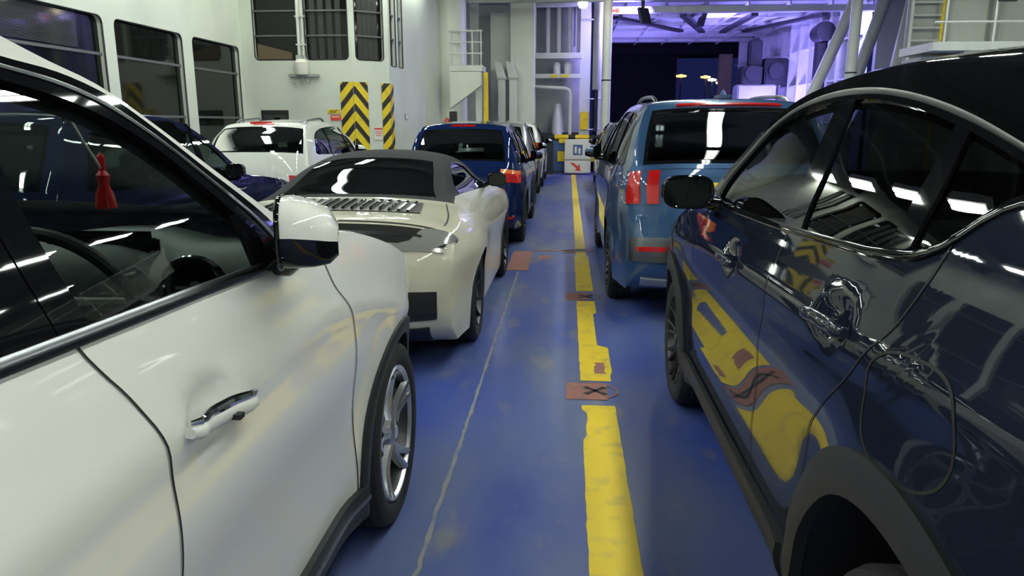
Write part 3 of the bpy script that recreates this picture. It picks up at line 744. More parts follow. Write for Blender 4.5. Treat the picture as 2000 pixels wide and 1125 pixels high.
b = MB(); b.box((-1.25, .9, 0), (.6, 1.0, 5.4)); b.build('back_plate', 'hull_grey', r)
b = MB(); b.lathe([(.0001, 0), (.22, 0), (.18, .5), (.10, 1.0), (.0001, 1.05)], 20, 'z', (-.45, .35, 1.2)); b.build('winch_cover', 'steel_white', r, True)
b = MB(); b.box((-1.0, .2, .9), (.5, .6, 1.3)); b.build('winch_bed', 'steel_dark', r)
b = MB()
for k in range(40): b.box((.02+.02*(k % 2), .42, 4.0+k*.034), (.07+.02*(k % 2), .46, 4.022+k*.034))
tag(b.build('chain', 'steel_dark', r), kind=None)
for z in (4.75, 2.35, 1.4, .9): b = MB(); b.tube([(.50, -.1, z), (.95, -.1, z)], .022, 8); b.build('rung', 'steel_white', r, True)
b = MB(); b.box((.28, -.08, 1.4), (.54, -.02, 1.95)); b.build('yellow_panel', 'yellow', r)
r = empty('hydraulic_ram', (.86, 24.1, 2.62), 'grey hydraulic cylinder hanging left of the white opening pole', 'hydraulic cylinder'); b = MB(); b.lathe([(.0001, 0), (.13, 0), (.13, 3.1)], 24, 'z'); b.build('barrel', 'hull_grey', r, True); b = MB(); b.lathe([(.06, -1.3), (.06, 0)], 16, 'z'); b.build('rod', 'steel_dark', r, True)
def pole(x, y, lab, zj=None):
    r = empty('steel_pole', (x, y, 0), lab, 'pole'); b = MB(); b.tube([(0, 0, 0), (0, 0, 5.7)], .14, 24); b.build('shaft', 'steel_white', r, True)
    if zj: b = MB(); b.tube([(0, 0, zj-.02), (0, 0, zj+.02)], .146, 24); b.build('joint_ring', 'black', r, True)
    return r
pole(1.12, 23.3, 'round white pole at the left edge of the bow opening', 2.86)
pole(7.45, 21.0, 'round white pole at the right of the bow opening behind the dark car', 2.9)
struct('trim_1', [((1.3, 23.9, 5.22), (9.3, 24.2, 5.95)), ((-3.9, 23.9, 5.2), (1.2, 24.05, 5.5)), ((-4.2, 22.0, 4.92), (.9, 22.15, 5.02))], 'hull_grey')
struct('beam_bow', [((1.3, 24.5, 4.95), (9.6, 24.8, 5.13))], 'steel_white')
# bright lamp at the top of the tower, small red lamp by the pole
r = empty('bulkhead_lamp', (.36, 22.4, 4.92), 'bright white round lamp at the top above the ramp tower', 'lamp'); b = MB(); b.lathe([(.0001, -.13), (.10, -.11), (.145, 0), (.12, .10), (.0001, .13)], 20, 'z'); b.build('globe', 'whitelamp', r, True); b = MB(); b.box((-.1, -.1, .13), (.1, .1, .2)); b.build('base', 'lamp_body', r)
r = empty('signal_lamp', (1.388, 23.3, 4.85), 'small lit red lamp on the pole of the bow opening', 'lamp'); b = MB(); b.lathe([(.0001, -.07), (.06, -.05), (.06, .05), (.0001, .07)], 14, 'z'); b.build('lens', 'redlamp_lit', r, True); b = MB(); b.box((-.13, -.02, -.03), (-.02, .06, .03)); b.build('bracket', 'lamp_body', r)

# bow visor, inner hull and the night outside
b = MB(); b.box((1.3, 25.5, 5.40), (10.5, 38, 5.55)); visor = tag(b.build('ceiling_bow', 'steel_white'), kind='structure')
for k in range(6): b = MB(); b.box((1.3, 26.3+2*k, 5.28), (10.5, 26.38+2*k, 5.42)); b.build('beam', 'steel_white', visor)
for k in range(7): b = MB(); b.box((1.8+1.3*k, 25.6, 5.30), (1.86+1.3*k, 38, 5.42)); b.build('beam', 'steel_white', visor)
for k in range(4): b = MB(); b.box((-.12, 0, -.1), (.12, 5, .0), Matrix.Rotation(math.radians(-35+18*k), 3, 'Z')); o = b.build('brace', 'steel_dark', visor); o.location = (3+1.6*k, 27, 5.25)
P = [(9.3, 25.4), (9.2, 29), (8.9, 33), (8.2, 38)]
for k in range(3):
    (xa, ya), (xb, yb) = P[k], P[k+1]
    b = MB(); b.add([(xa, ya, 0), (xb, yb, 0), (xb, yb, 5.6), (xa, ya, 5.6), (xa+.2, ya, 0), (xb+.2, yb, 0), (xb+.2, yb, 5.6), (xa+.2, ya, 5.6)], [(0, 1, 2, 3), (4, 7, 6, 5), (0, 4, 5, 1), (3, 2, 6, 7), (0, 3, 7, 4), (1, 5, 6, 2)])
    b = tag(b.build('wall_bow', 'steel_white'), kind='structure')
    for q in range(4):
        t = (q+.5)/4; x = lerp(xa, xb, t); y = lerp(ya, yb, t); c = MB(); c.box((x-.28, y-.04, .5), (x+.1, y+.04, 5.5)); c.build('stiffener', 'steel_white', b)
    for z in (1.6, 3.0, 4.3): c = MB(); c.add([(xa-.22, ya, z), (xb-.22, yb, z), (xb, yb, z), (xa, ya, z), (xa-.22, ya, z+.05), (xb-.22, yb, z+.05), (xb, yb, z+.05), (xa, ya, z+.05)], [(0, 3, 2, 1), (4, 5, 6, 7), (0, 1, 5, 4)]); c.build('stringer', 'steel_white', b)
struct('wall_port', [((1.2, 25.6, 0), (1.35, 38, 5.5))], 'steel_dark')
r = empty('door_machinery', (7.7, 31.0, .9), 'dark bulky door machinery on a bracket against the purple-lit bow wall', 'machinery')
for q, m_ in (((-1.0, 0, 1.2), (.5, 1, 2.2)), 'hull_grey'), (((-.9, -.1, 2.2), (-.1, .8, 2.9)), 'steel_dark'), (((.0, 0, 2.2), (.9, .8, 3.2)), 'steel_dark'), (((-.9, .1, .2), (-.55, .8, 1.2)), 'steel_white'), (((.2, .1, .2), (.5, .8, 1.2)), 'steel_white'), (((-1.1, -.1, 1.0), (.6, 1.0, 1.22)), 'steel_white'), (((-.6, .1, 2.9), (-.1, .6, 3.9)), 'steel_dark'), (((-.6, .2, -.9), (.3, .8, .3)), 'steel_white'):
    b = MB(); b.box(*q); b.build('housing', m_, r, bev=.05)
for x, z in ((-.5, 2.6), (.4, 2.7)): b = MB(); b.lathe([(.0001, -.2), (.3, -.2), (.3, .0), (.0001, .0)], 24, 'y', (x, -.1, z)); b.build('gear_drum', 'steel_dark', r, True)
r = empty('locking_ram', (8.85, 28.0, 3.6), 'black round locking ram high on the purple bow wall', 'locking ram'); b = MB(); b.lathe([(.0001, 0), (.32, 0), (.36, .3), (.3, .9)], 24, 'y', (0, -.4, 1.1)); b.build('barrel', 'steel_dark', r, True); b = MB(); b.box((-.15, -.1, -.9), (.3, .3, 1)); b.build('mount', 'steel_dark', r)
r = empty('hull_post', (6.9, 35.0, 0), 'dark pinkish hull post at the edge of the night sky', 'post'); b = MB(); b.box((-.2, 0, 0), (.35, .3, 4.6)); b.build('shaft', 'brown', r)
def brace(a, c, lab, m='steel_white', r0=.16):
    a, c = Vector(a), Vector(c); r = empty('diagonal_brace', a, lab, 'brace'); b = MB(); b.tube([(0, 0, 0), c-a], r0, 16); b.build('tube', m, r, True); b = MB(); b.lathe([(.0001, -.05), (.24, -.05), (.24, .05), (.0001, .05)], 16, 'y'); b.build('pivot', 'steel_dark', r, True)
brace((6.75, 22.3, 2.0), (8.0, 22.3, 5.3), 'white diagonal tube leaning right just left of the right-hand pole')
brace((7.7, 21.9, 2.0), (8.7, 21.9, 5.6), 'dark grey diagonal tube right of the right-hand pole', 'hull_grey')
struct('wall_bow_side', [((9.0, 23.5, 0), (10.4, 23.7, 5.9))], 'steel_white')
r = empty('tank_panel', (8.35, 20.9, 0), 'tall pale blue-white plate between the pole and the ladder', 'plate'); b = MB(); b.prism([(-.35, 0), (.75, 0), (.75, 5.6), (.45, 5.6)], lambda u, v: (u, 0, v), lambda u, v: (u, .12, v)); b.build('plate', 'hull', r)
# right transverse wall, ladder rack and gallery
struct('wall_right_far', [((9.2, 20.3, 0), (14, 20.5, 5.95))], 'hull')
r = empty('rust_ladder', (8.75, 19.95, 0), 'white ladder rungs stained yellow with rust right of the bow opening', 'ladder')
for x in (-.33, .40): b = MB(); b.tube([(x, 0, 0), (x, 0, 5.6)], .04, 8); b.build('stile', 'yellow' if x > 0 else 'steel_white', r, True)
for k in range(18): b = MB(); b.tube([(-.33, 0, .3+.3*k), (.40, 0, .3+.3*k)], .028, 8); b.build('rung', 'steel_white', r, True)
b = MB(); b.box((-.38, .15, 0), (.45, .2, 5.6)); b.build('back_plate', 'hull_grey', r)
r = gallery('wide white railed gallery above the dark car at the right edge', 6.95, 12.0, 15.4, 3.12, (7.15, 8.05, 8.95, 9.6, 10.6, 11.6), (.36, .78, 1.2), 1.2, 1.5)
for x in (-2.0, -1.15, -.3, .8): b = MB(); b.prism([(x, -.42), (x+.12, -.42), (x+.34, -.16), (x+.10, -.16)], lambda u, v: (u, .05, v), lambda u, v: (u, .2, v)); b.build('bracket', 'steel_white', r)
b = MB(); b.box((-2.5, .5, -.3), (2.5, 1.4, -.24)); b.build('underside_plate', 'hull_grey', r)
r = empty('flood_lamp', (8.15, 15.3, 4.02), 'unlit floodlight in a black square frame on the gallery rail', 'floodlight'); b = MB(); b.box((-.17, -.03, -.2), (.17, .02, .2)); b.build('frame', 'steel_dark', r, bev=.01)
b = MB(); b.box((-.13, -.14, -.02), (.14, -.04, .07), Matrix.Rotation(math.radians(-22), 3, 'Y')); b.build('lamp_head', 'sign_white', r, bev=.02)
b = MB(); b.box((-.14, -.12, -.11), (.08, -.04, -.03), Matrix.Rotation(math.radians(-22), 3, 'Y')); b.build('reflector', 'satin_chrome', r, bev=.02)
r = empty('red_marker', (7.2, 20.2, 4.5), 'small red mark on the white wall above the gallery', 'sign'); b = MB(); b.box((2.2, 0, .1), (2.6, .06, .25)); b.build('plate', 'sign_red', r)
struct('trim_2', [((9.25, 20.1, 0), (9.4, 20.3, 5.6)), ((10.4, 20.1, 0), (10.6, 20.3, 5.6))], 'hull_grey')

# added floodlight housings, standing in for the bow's unseen violet source
for lc, lr, sx, sy, lab in (((8.1, 29.5, 1.5), (0, math.radians(148), 0), .9, 1.4, 'stand-in violet floodlight low beside the bow wall'), ((3.0, 33.0, 1.5), (0, PI, 0), .9, 1.4, 'stand-in violet floodlight placed outside on the bow ramp'),
        ((4.6, 27.4, 5.0), (0, math.radians(-75), 0), .35, 1.2, 'stand-in violet floodlight under the bow ceiling aimed at the bow wall'), ((2.2, 23.98, 4.75), CROT, .35, .4, 'small stand-in violet floodlight under the bow beam')):
    r = empty('standin_floodlight', lc, lab, 'floodlight'); b = MB(); b.box((-sx/2-.04, -sy/2-.04, .03), (sx/2+.04, sy/2+.04, .12)); o = b.build('housing', 'steel_dark', r); o.rotation_euler = lr
    b = MB(); b.box((-.05, -.05, -lc[2] if lc[2] < 2 else .08), (.05, .05, -.08 if lc[2] < 2 else (.395 if lc[2] > 4.9 else .465))); b.build('bracket', 'steel_dark', r)
struct('floor_bow', [((1.3, 25.2, -.2), (9.4, 38, -.02))], 'steel_dark')

# harbour lights in the night beyond the bow
r_ = [(1313, 157, 'sodium', 1.0), (1357, 159, 'sodium', .9), (1369, 164, 'whitelamp', .8), (1384, 169, 'whitelamp', .8), (1423, 170, 'whitelamp', .55)]
for i, (px, py, m_, s_) in enumerate(r_):
    D = 160.0; x = (px-1110)/FPX*D*1.02; z = 1.6 + (240.5-py)/FPX*D*1.02
    lab = ['orange harbour lamp standing alone at the left over the dark shore', 'orange harbour lamp beside the bright white pair', 'bright white harbour lamp next to the orange one', 'brightest white harbour lamp, lower of the pair', 'dim yellowish harbour lamp nearest the dark hull post'][i]
    r = empty('harbour_lamp', (x, D, 0), lab, 'street lamp', 'harbour lamps in the night')
    b = MB(); b.tube([(0, 0, 0), (0, 0, z-.3)], .12, 8); b.build('mast', 'night', r, True)
    b = MB(); b.lathe([(.0001, -.25), (1.0*s_, -.15), (1.15*s_, .1), (.0001, .35)], 16, 'z', (0, 0, z)); b.build('lantern', m_, r, True)
b = MB(); b.box((-80, 45, -6), (120, 400, -4)); tag(b.build('ground_harbour', 'night'), kind='structure')
r = empty('dock_ramp', (1.4, 40, -1), 'black raised dock structure against the night sky', 'dock structure'); b = MB(); b.box((0, 0, 0), (4.1, 3, 6.4)); b.box((0, -1, 6.0), (9, 2, 7.4)); b.build('block', 'night', r)

# barrier across the lane end
r = empty('end_barrier', (.15, 24.15, 0), 'yellow and black barrier rail at the end of the lane', 'barrier')
for k in range(9):
    x0 = -.80+.22*k; b = MB(); b.tube([(x0, 0, 1.17), (x0+.22, 0, 1.17)], .075, 12); b.build('rail_band', 'yellow' if k in (1, 2, 4, 5, 8) else 'black', r, True)
for x in (-.7, 1.05): b = MB(); b.box((x-.08, -.03, 0), (x+.08, .05, 1.1)); b.build('post', 'steel_dark', r)
for x in (-.36, .66): b = MB(); b.box((x-.12, -.06, .4), (x+.12, -.02, .72)); b.build('yellow_block', 'yellow', r)
for x in (-.34, .64): b = MB(); b.box((x-.10, -.06, .98), (x+.10, -.02, 1.1)); b.build('yellow_block', 'yellow', r)
b = MB(); b.box((-.8, .06, .1), (-.28, .1, 1.05)); b.build('net', 'sign_blue', r)
r = empty('sign_box', (.30, 23.75, 0), 'white box with a blue sign and a red arrow in front of the barrier', 'box')
b = MB(); b.box((-.40, -.05, .06), (.42, .3, 1.1)); b.build('body', 'sign_white', r, bev=.015)
b = MB(); b.box((-.28, -.065, .52), (.30, -.05, 1.0)); b.build('sign_face', 'sign_white', r)
b = MB(); b.box((-.14, -.072, .62), (.16, -.065, .94)); o = b.build('pictogram', 'sign_blue', r)
b = MB(); b.box((-.09, -.076, .68), (-.02, -.072, .88)); b.box((.03, -.076, .66), (.10, -.072, .84)); b.build('symbol', 'sign_white', o)
b = MB(); b.prism([(-.22, .38), (-.12, .38), (.02, .27), (.08, .36), (.10, .12), (-.08, .14), (-.02, .20)], lambda u, v: (u, -.056, v), lambda u, v: (u, -.05, v)); b.build('arrow', 'sign_red', r)
b = MB(); b.box((-.40, -.056, .46), (.42, -.05, .48)); b.build('panel_gap', 'ceil', r)
ragged('lane_line', -1.0, 1.3, 23.95, 24.03, 'line', .002, .004, .04)

# ------------------------------------------------------------------ near white crossover on the left
def curve_ridge(P, amt, wd):
    return lambda y, z: amt*math.exp(-((z-interp(y, P))/wd)**2)
WP = [(0,.86),(.25,.885),(.45,.905),(.7,.93),(.95,.955),(1.1,.95),(1.28,.915),(1.5,.84),(1.7,.75),(1.8,.68),(1.9,.62)]
Wsil = [(.12,.26,.02,3,.6),(.02,.42,.12,3,.5),(0,.65,.14,3,.5),(.04,.9,.12,3,.5),(.10,1.15,.10,3,.6),(.22,1.38,.07,3,.6),(.42,1.62,.05,3,.6),(.62,1.72,.03,3,.6),(1.0,1.79,.05,2.6,.8),(1.5,1.82,.06,2.6,.8),
 (1.9,1.792,.06,2.6,.8),(2.05,1.757,.06,2.6,.8),(2.17,1.706,.06,2.4,.8),(2.28,1.668,.06,2.4,.8),(2.41,1.590,.07,2.2,.8),(2.54,1.505,.08,2.2,.8),(2.72,1.397,.09,2.2,.8),(2.84,1.335,.10,2.2,.8),(2.98,1.300,.08,2.2,.8),(3.14,1.275,.06,2.6,.8),(3.36,1.238,.06,2.6,.8),(3.6,1.180,.07,2.6,.8),(3.92,1.08,.09,2.8,.7),
 (4.25,.93,.12,3,.6),(4.45,.75,.16,3,.55),(4.52,.55,.18,3,.5),(4.48,.36,.16,3,.5),(4.38,.24,.10,3,.5)]
ridge = [(1.2,1.08),(2.3,1.08),(2.9,1.07),(3.25,1.03),(3.65,.93),(4.05,.82)]
hx, hz = 2.25, 1.065
wb = [curve_ridge(ridge, .014, .055), curve_ridge([(1,.62),(4,.62)], -.012, .16), flare(3.72,.37,.42,.034,.12), lambda y, z: .02*gaus(y, z, 3.75, .98, .5, .14), flare(1.03,.36,.40,.022,.10),
      lambda y, z: -.030*math.exp(-(((y-2.215)/.085)**2+((z-1.075)/.052)**2)**2)]
car = Car('crossover_car', (-1.62, -.95, 0), WP, Wsil, 4.52, (.16, .18), wb, .03, label='white crossover car closest to the camera at the left, seen beside its open-looking front side window', cat='car')
W_ = car
W_.root['label'] = 'big white crossover parked at the left edge, chrome door handle and folded wing mirror'
R = [(3.72,.37,.415),(1.03,.37,.415)][::-1]
gapB = lambda z: sinterp(z, [(.2,2.11),(.81,2.087),(.92,2.075),(1.014,2.06),(1.1,2.034),(1.18,1.995),(1.24,1.952),(1.29,1.925),(1.5,1.9)])
gapF = lambda z: sinterp(z, [(.2,3.24),(.77,3.20),(.95,3.15),(1.06,3.08),(1.15,3.0),(1.3,2.95)])
gapR = lambda z: sinterp(z, [(.2,1.36),(.5,1.42),(.7,1.38),(.9,1.22),(1.1,1.05),(1.3,.95)])
zs = lambda y: interp(y, car.up)
wbelt = [(.20, zs(.20)),(.5,1.345),(1.0,1.325),(1.8,1.298),(2.3,1.283),(2.62,1.270),(2.98, zs(2.98))]
wtop = spline([(.42,1.352),(.55,1.50),(.75,1.60),(1.1,1.665),(1.6,1.69),(1.9,1.683),(2.06,1.660),(2.205,1.625),(2.35,1.555),(2.475,1.463),(2.59,1.365),(2.66,1.29),(2.672,1.272)], .03)[0]
wtop = [p[:2] for p in wtop]
pil = [('b_pillar_trim', [(1.905,1.286),(1.890,1.379),(1.880,1.458),(1.885,1.55),(1.90,1.70)], [(1.975,1.286),(1.950,1.391),(1.942,1.458),(1.944,1.53),(1.955,1.70)], 'gloss_black'),
       ('b_pillar_trim', [(1.80,1.290),(1.79,1.37),(1.785,1.5),(1.79,1.70)], [(1.902,1.288),(1.886,1.379),(1.876,1.458),(1.895,1.70)], 'gloss_black')]
full_body(car, 'white_paint', wbelt, wtop, [(0,.26),(1,.25),(3.3,.235),(4.4,.25)], R, [gapR, gapB, gapF], {'*': 'glass_clear', 'rear_side_window': 'glass_dark'}, [('rear_side_window', .44, 1.86), ('front_side_window', 1.86, 2.67)], ny=190, nz=44, pillars=pil, clad=.062, chrome='satin_chrome')
# fixed darker band and bright line up the front pillar
fo = spline([(1.2,1.735),(1.6,1.745),(1.9,1.738),(2.068,1.698),(2.173,1.684),(2.283,1.650),(2.39,1.585),(2.511,1.502),(2.674,1.395),(2.79,1.300)], .03)[0]
fi = spline([(1.2,1.667),(1.6,1.688),(1.9,1.681),(2.06,1.658),(2.205,1.623),(2.35,1.553),(2.475,1.461),(2.59,1.363),(2.66,1.288),(2.672,1.272)], .03)[0]
fo = [p[:2] for p in fo]; fi = [p[:2] for p in fi]
for sg in (1, -1):
    car.sstrip('pillar_trim', sg, fi, fo, .004, 'gloss_black', 3, .012, 60)
    mid = [a.lerp(b, .45) for a, b in zip(resample(fi, 60), resample(fo, 60))]; mid2 = [a.lerp(b, .62) for a, b in zip(resample(fi, 60), resample(fo, 60))]
    car.sstrip('bright_strip', sg, mid, mid2, .007, 'satin_chrome', 2, .006, round_=.002)
    car.sstrip('sail_panel', sg, [(2.55,1.276),(2.62,1.276),(2.77,1.285)], [(2.54,1.40),(2.62,1.345),(2.77,1.300)], .006, 'gloss_black', 2, .012, 12)
    handle(car, sg, 2.10, 1.060, .25, 'white_paint', 'chrome', -.03); handle(car, sg, 1.12, 1.09, .24, 'white_paint', 'chrome', -.03)
    # lower scuff strip with a bright top edge
    sy = [1.5+1.78*k/30 for k in range(31)]
    car.sstrip('sill_strip', sg, [(y, .285) for y in sy], [(y, .372) for y in sy], .020, 'cladding', 3, .02, round_=.006)
    car.sstrip('sill_bright_edge', sg, [(y, .320) for y in sy], [(y, .334) for y in sy], .030, 'satin_chrome', 2, .01)
key = MB(); key.box((car.W(2.28,1.05)+.036, 2.238, 1.043), (car.W(2.28,1.05)+.054, 2.258, 1.053)); key.build('key_slot', 'black', car.root)
us = lambda y: car.uy(y)
car.skin('rear_bumper', 0, car.uz(.75), 'white_paint'); car.skin('tailgate', car.uz(.75), car.uz(1.22), 'white_paint'); car.skin('rear_window', car.uz(1.22), car.uz(1.60), 'glass_dark'); 
car.skin('roof', car.uz(1.60), us(2.14), 'white_paint', nj=40); car.skin('windscreen', us(2.14), us(2.97), 'glass_clear', -.93, .93, 30)
for a, b_ in ((-1, -.93), (.93, 1)): car.skin('windscreen_pillar', us(2.14), us(2.97), 'white_paint', a, b_, 3)
car.skin('headliner', us(.7), us(2.14), 'inner_grey', -.97, .97, 20, .035)
car.skin('bonnet', us(2.97), us(4.2), 'white_paint', nj=48); car.skin('front_bumper', us(4.2), car.ns-1, 'white_paint', nj=30)
for sg in (1, -1):
    u = [us(lerp(3.02, 4.15, k/30)) for k in range(31)]
    car.tstrip('bonnet_gap', [(q, sg*.957) for q in u], [(q, sg*.962) for q in u], .0015, 'seam', 1, 0)
    car.rpatch('tail_lamp', sg*.55, sg*.88, .95, 1.10, .01, 'red_lamp')
    A = [(car.uz(.80, False), sg*t) for t in (.55, .7, .85, .97)]; B = [(car.uz(.66, False), sg*t) for t in (.5, .7, .85, .97)]
    car.tstrip('headlamp', A, B, .01, 'clear_lamp', 3, .02, 12)
wheels(car, .372, .955, (1.03, 3.72), 'five', .22)
mp = [((.975,2.575,1.360),.118,.078),((.975,2.60,1.360),.120,.079),((.982,2.645,1.356),.112,.073),((.992,2.68,1.350),.090,.060),((1.0,2.70,1.344),.050,.036)]
for sg in (1, -1): mirror(car, sg, mp, 1.35, 'white_paint', 'gloss_black', glass_face=False, fold=74, stalk=([(sg*.88,2.66,1.275),(sg*.95,2.66,1.272),(sg*.985,2.65,1.30)], [.035,.034,.03]))
seats(car, (1.35,), .45, .27, (.42, -.42)); 
steering(car, .47, 2.50, 1.20, 'inner')
# dashboard, RHD, with round vent at the door side
def dash(car, y0, y1, zt, hw, m='inner_grey', dz=.28):
    V = []; F = []; pr_ = [(y1+.16, zt-.02), (y1, zt), (lerp(y0, y1, .5), zt+.012), (y0+.06, zt-.012), (y0+.01, zt-.05), (y0, zt-.12), (y0+.02, zt-.22), (y0+.10, zt-.34), (y0+.22, zt-.5)]
    n = 30
    for k in range(n+1):
        x = lerp(-hw, hw, k/n); bump_ = .035*math.exp(-((abs(x)-.42)/.16)**4) if x > 0 else .0
        for i, (y, z) in enumerate(pr_): V.append((x, y - (.03*math.cos(PI*x/hw/1.2) if 2 < i < 8 else 0), z + (bump_ if 1 <= i <= 4 else 0)))
    w_ = len(pr_)
    for k in range(n):
        for i in range(w_-1): F.append((k*w_+i, k*w_+i+1, (k+1)*w_+i+1, (k+1)*w_+i))
    return link('dashboard', mesh('dashboard', V, F, True, 60), m, car.root)
d = dash(car, 2.62, 2.98, 1.278, .84)
b = MB(); b.lathe([(.062, -.012), (.072, -.016), (.078, -.004), (.070, .0), (.062, .0), (.058, .03)], 36, 'y', (.765, 2.575, 1.225)); b.build('vent_ring', 'chrome', d, True)
b = MB(); b.tube([(.765+.074*math.cos(t), 2.552, 1.225+.074*math.sin(t)) for t in [2*PI*k/36 for k in range(37)]], .007, 8); b.build('vent_bezel', 'chrome', d, True)
b = MB(); b.lathe([(.0001, .015), (.062, .015)], 30, 'y', (.765, 2.57, 1.225)); b.build('vent_hole', 'black', d, True)
b = MB(); b.lathe([(.0001, -.004), (.018, -.004), (.02, .01)], 20, 'y', (.765, 2.57, 1.225)); b.box((.70, 2.572, 1.220), (.83, 2.580, 1.229)); b.build('vent_knob', 'chrome', d, True)
b = MB(); b.tube([(-.84, 2.615, 1.190), (-.3, 2.595, 1.190), (.2, 2.595, 1.195), (.56, 2.615, 1.195), (.64, 2.62, 1.16), (.65, 2.63, 1.06)], .005, 8); b.build('bright_line', 'satin_chrome', d, True)
b = MB(); b.box((.30, 2.70, 1.26), (.60, 2.74, 1.335)); b.build('instrument_screen', 'gloss_black', d, bev=.02)
b = MB(); b.tube([(.87, 1.3, 1.245), (.85, 2.0, 1.235), (.83, 2.6, 1.22)], .03, 8); b.tube([(-.87, 1.3, 1.245), (-.85, 2.0, 1.235), (-.83, 2.6, 1.22)], .03, 8); b.build('door_card_top', 'inner', car.root, True)
for sg in (1, -1): b = MB(); b.box((sg*.84-.015, 1.2, .45), (sg*.84+.015, 2.85, 1.23)); b.build('door_card', 'inner_grey', car.root)
# red ornament on a cord behind the windscreen
r = empty('hanging_ornament', (-1.00, 1.54, 1.50), 'red tasselled ornament hanging on a pale cord behind the white car windscreen', 'ornament')
b = MB(); b.tube([(0, -.10, .13), (0, -.05, .06), (0, 0, 0)], .003, 6); b.build('cord', 'sign_white', r, True)
b = MB(); b.lathe([(.0001, .07), (.008, .06), (.007, .03), (.014, .02), (.010, 0), (.018, -.02), (.022, -.05), (.0001, -.055)], 14, 'z', (0,0,-.03), ); b.build('tassel', 'red_gloss', r, True)
b = MB(); b.lathe([(.0001, .02), (.012, .01), (.010, -.03), (.0001, -.04)], 10, 'z', (0, -.10, .14)); b.build('clip', 'sign_white', r, True)

# ------------------------------------------------------------------ near dark coupe-crossover on the right
BP = [(0,.85),(.28,.88),(.45,.915),(.65,.94),(.95,.955),(1.1,.945),(1.3,.90),(1.5,.81),(1.68,.72),(1.76,.65),(1.85,.6)]
Bsil = [(.10,.30,.02,3,.6),(.01,.45,.12,3,.5),(0,.7,.14,3,.5),(.02,.95,.14,3,.5),(.06,1.15,.12,3,.6),(.16,1.30,.08,3,.6),(.36,1.42,.07,3,.7),(.62,1.55,.06,2.6,.8),(.9,1.645,.06,2.6,.8),(1.25,1.708,.06,2.6,.8),(1.55,1.735,.06,2.6,.8),(1.9,1.748,.06,2.6,.8),
 (2.2,1.738,.06,2.6,.8),(2.45,1.703,.07,2.4,.8),(2.66,1.635,.08,2.3,.8),(2.80,1.55,.09,2.2,.8),(2.95,1.43,.10,2.2,.8),(3.08,1.315,.09,2.2,.8),(3.3,1.235,.06,2.6,.8),(3.6,1.16,.06,2.6,.8),(3.95,1.05,.08,2.8,.7),(4.35,.93,.12,3,.6),(4.7,.78,.18,3,.55),(4.8,.58,.2,3,.5),(4.76,.38,.16,3,.5),(4.65,.25,.1,3,.5)]
bb = [curve_ridge([(0,1.17),(1.0,1.16),(2,1.12),(3,1.08),(4.2,.95)], .012, .05), curve_ridge([(1,.78),(4,.72)], -.018, .17), flare(.97,.39,.50,.028,.12), flare(3.90,.36,.43,.026,.10), curve_ridge([(1.4,.42),(3.5,.42)], .012, .06),
      lambda y, z: -.020*math.exp(-(((y-1.385)/.09)**2+((z-1.165)/.045)**2)**2) - .020*math.exp(-(((y-2.42)/.09)**2+((z-1.115)/.045)**2)**2)]
car = Car('coupe_crossover', (1.55, .3, 0), BP, Bsil, 4.8, (.15, .26), bb, .03, label='glossy dark navy crossover filling the right side, its arched side windows mirroring the deck', cat='car')
AR = [(.97,.39,.495),(3.90,.36,.43)]
bz_ = [(.42,1.447),(.72,1.475),(.85,1.487),(.95,1.484),(1.0,1.455),(1.04,1.415),(1.09,1.377),(1.16,1.353),(1.351,1.33),(1.66,1.312),(2.135,1.294),(2.5,1.283),(2.80,1.280),(3.08, interp(3.08, car.up))]
wt = spline([(.74,1.478),(.88,1.503),(1.005,1.534),(1.229,1.584),(1.507,1.631),(1.80,1.660),(2.089,1.663),(2.28,1.650),(2.46,1.620),(2.62,1.562),(2.76,1.46),(2.87,1.35),(2.90,1.285)], .03)[0]
wt = [p[:2] for p in wt]
gB = lambda z: sinterp(z, [(.2,2.05),(.6,2.05),(.9,1.98),(1.1,1.92),(1.3,1.90),(1.5,1.9)]); gF = lambda z: sinterp(z, [(.2,3.36),(.6,3.36),(.9,3.26),(1.1,3.12),(1.28,3.02),(1.5,3.0)])
gR = lambda z: sinterp(z, [(.2,1.50),(.7,1.50),(.85,1.47),(.95,1.38),(1.05,1.27),(1.15,1.17),(1.22,1.11),(1.35,1.06),(1.5,1.05)])
pil = [('b_pillar_trim', [(1.80,1.30),(1.855,1.45),(1.96,1.69)], [(1.955,1.296),(1.995,1.45),(2.085,1.69)], 'gloss_black'),
       ('door_pillar_trim', [(1.185,1.34),(1.205,1.46),(1.237,1.62)], [(1.275,1.335),(1.285,1.46),(1.300,1.62)], 'gloss_black')]
full_body(car, 'black_paint', bz_, wt, [(0,.3),(1.5,.30),(3.4,.28),(4.6,.28)], AR, [gR, gB, gF], {'*': 'glass_dark', 'front_side_window': 'glass_tint'}, [('rear_quarter_window', .74, 1.23), ('rear_side_window', 1.23, 1.90), ('front_side_window', 1.90, 2.895)], ny=190, nz=44, pillars=pil, clad=.095, frame_m='black_roof')
go = spline([(.60,1.478),(.88,1.527),(1.037,1.566),(1.265,1.618),(1.55,1.664),(1.85,1.692),(2.15,1.695),(2.38,1.671),(2.56,1.625),(2.72,1.548),(2.86,1.425),(2.96,1.33),(3.0,1.295)], .03)[0]; go = [p[:2] for p in go]
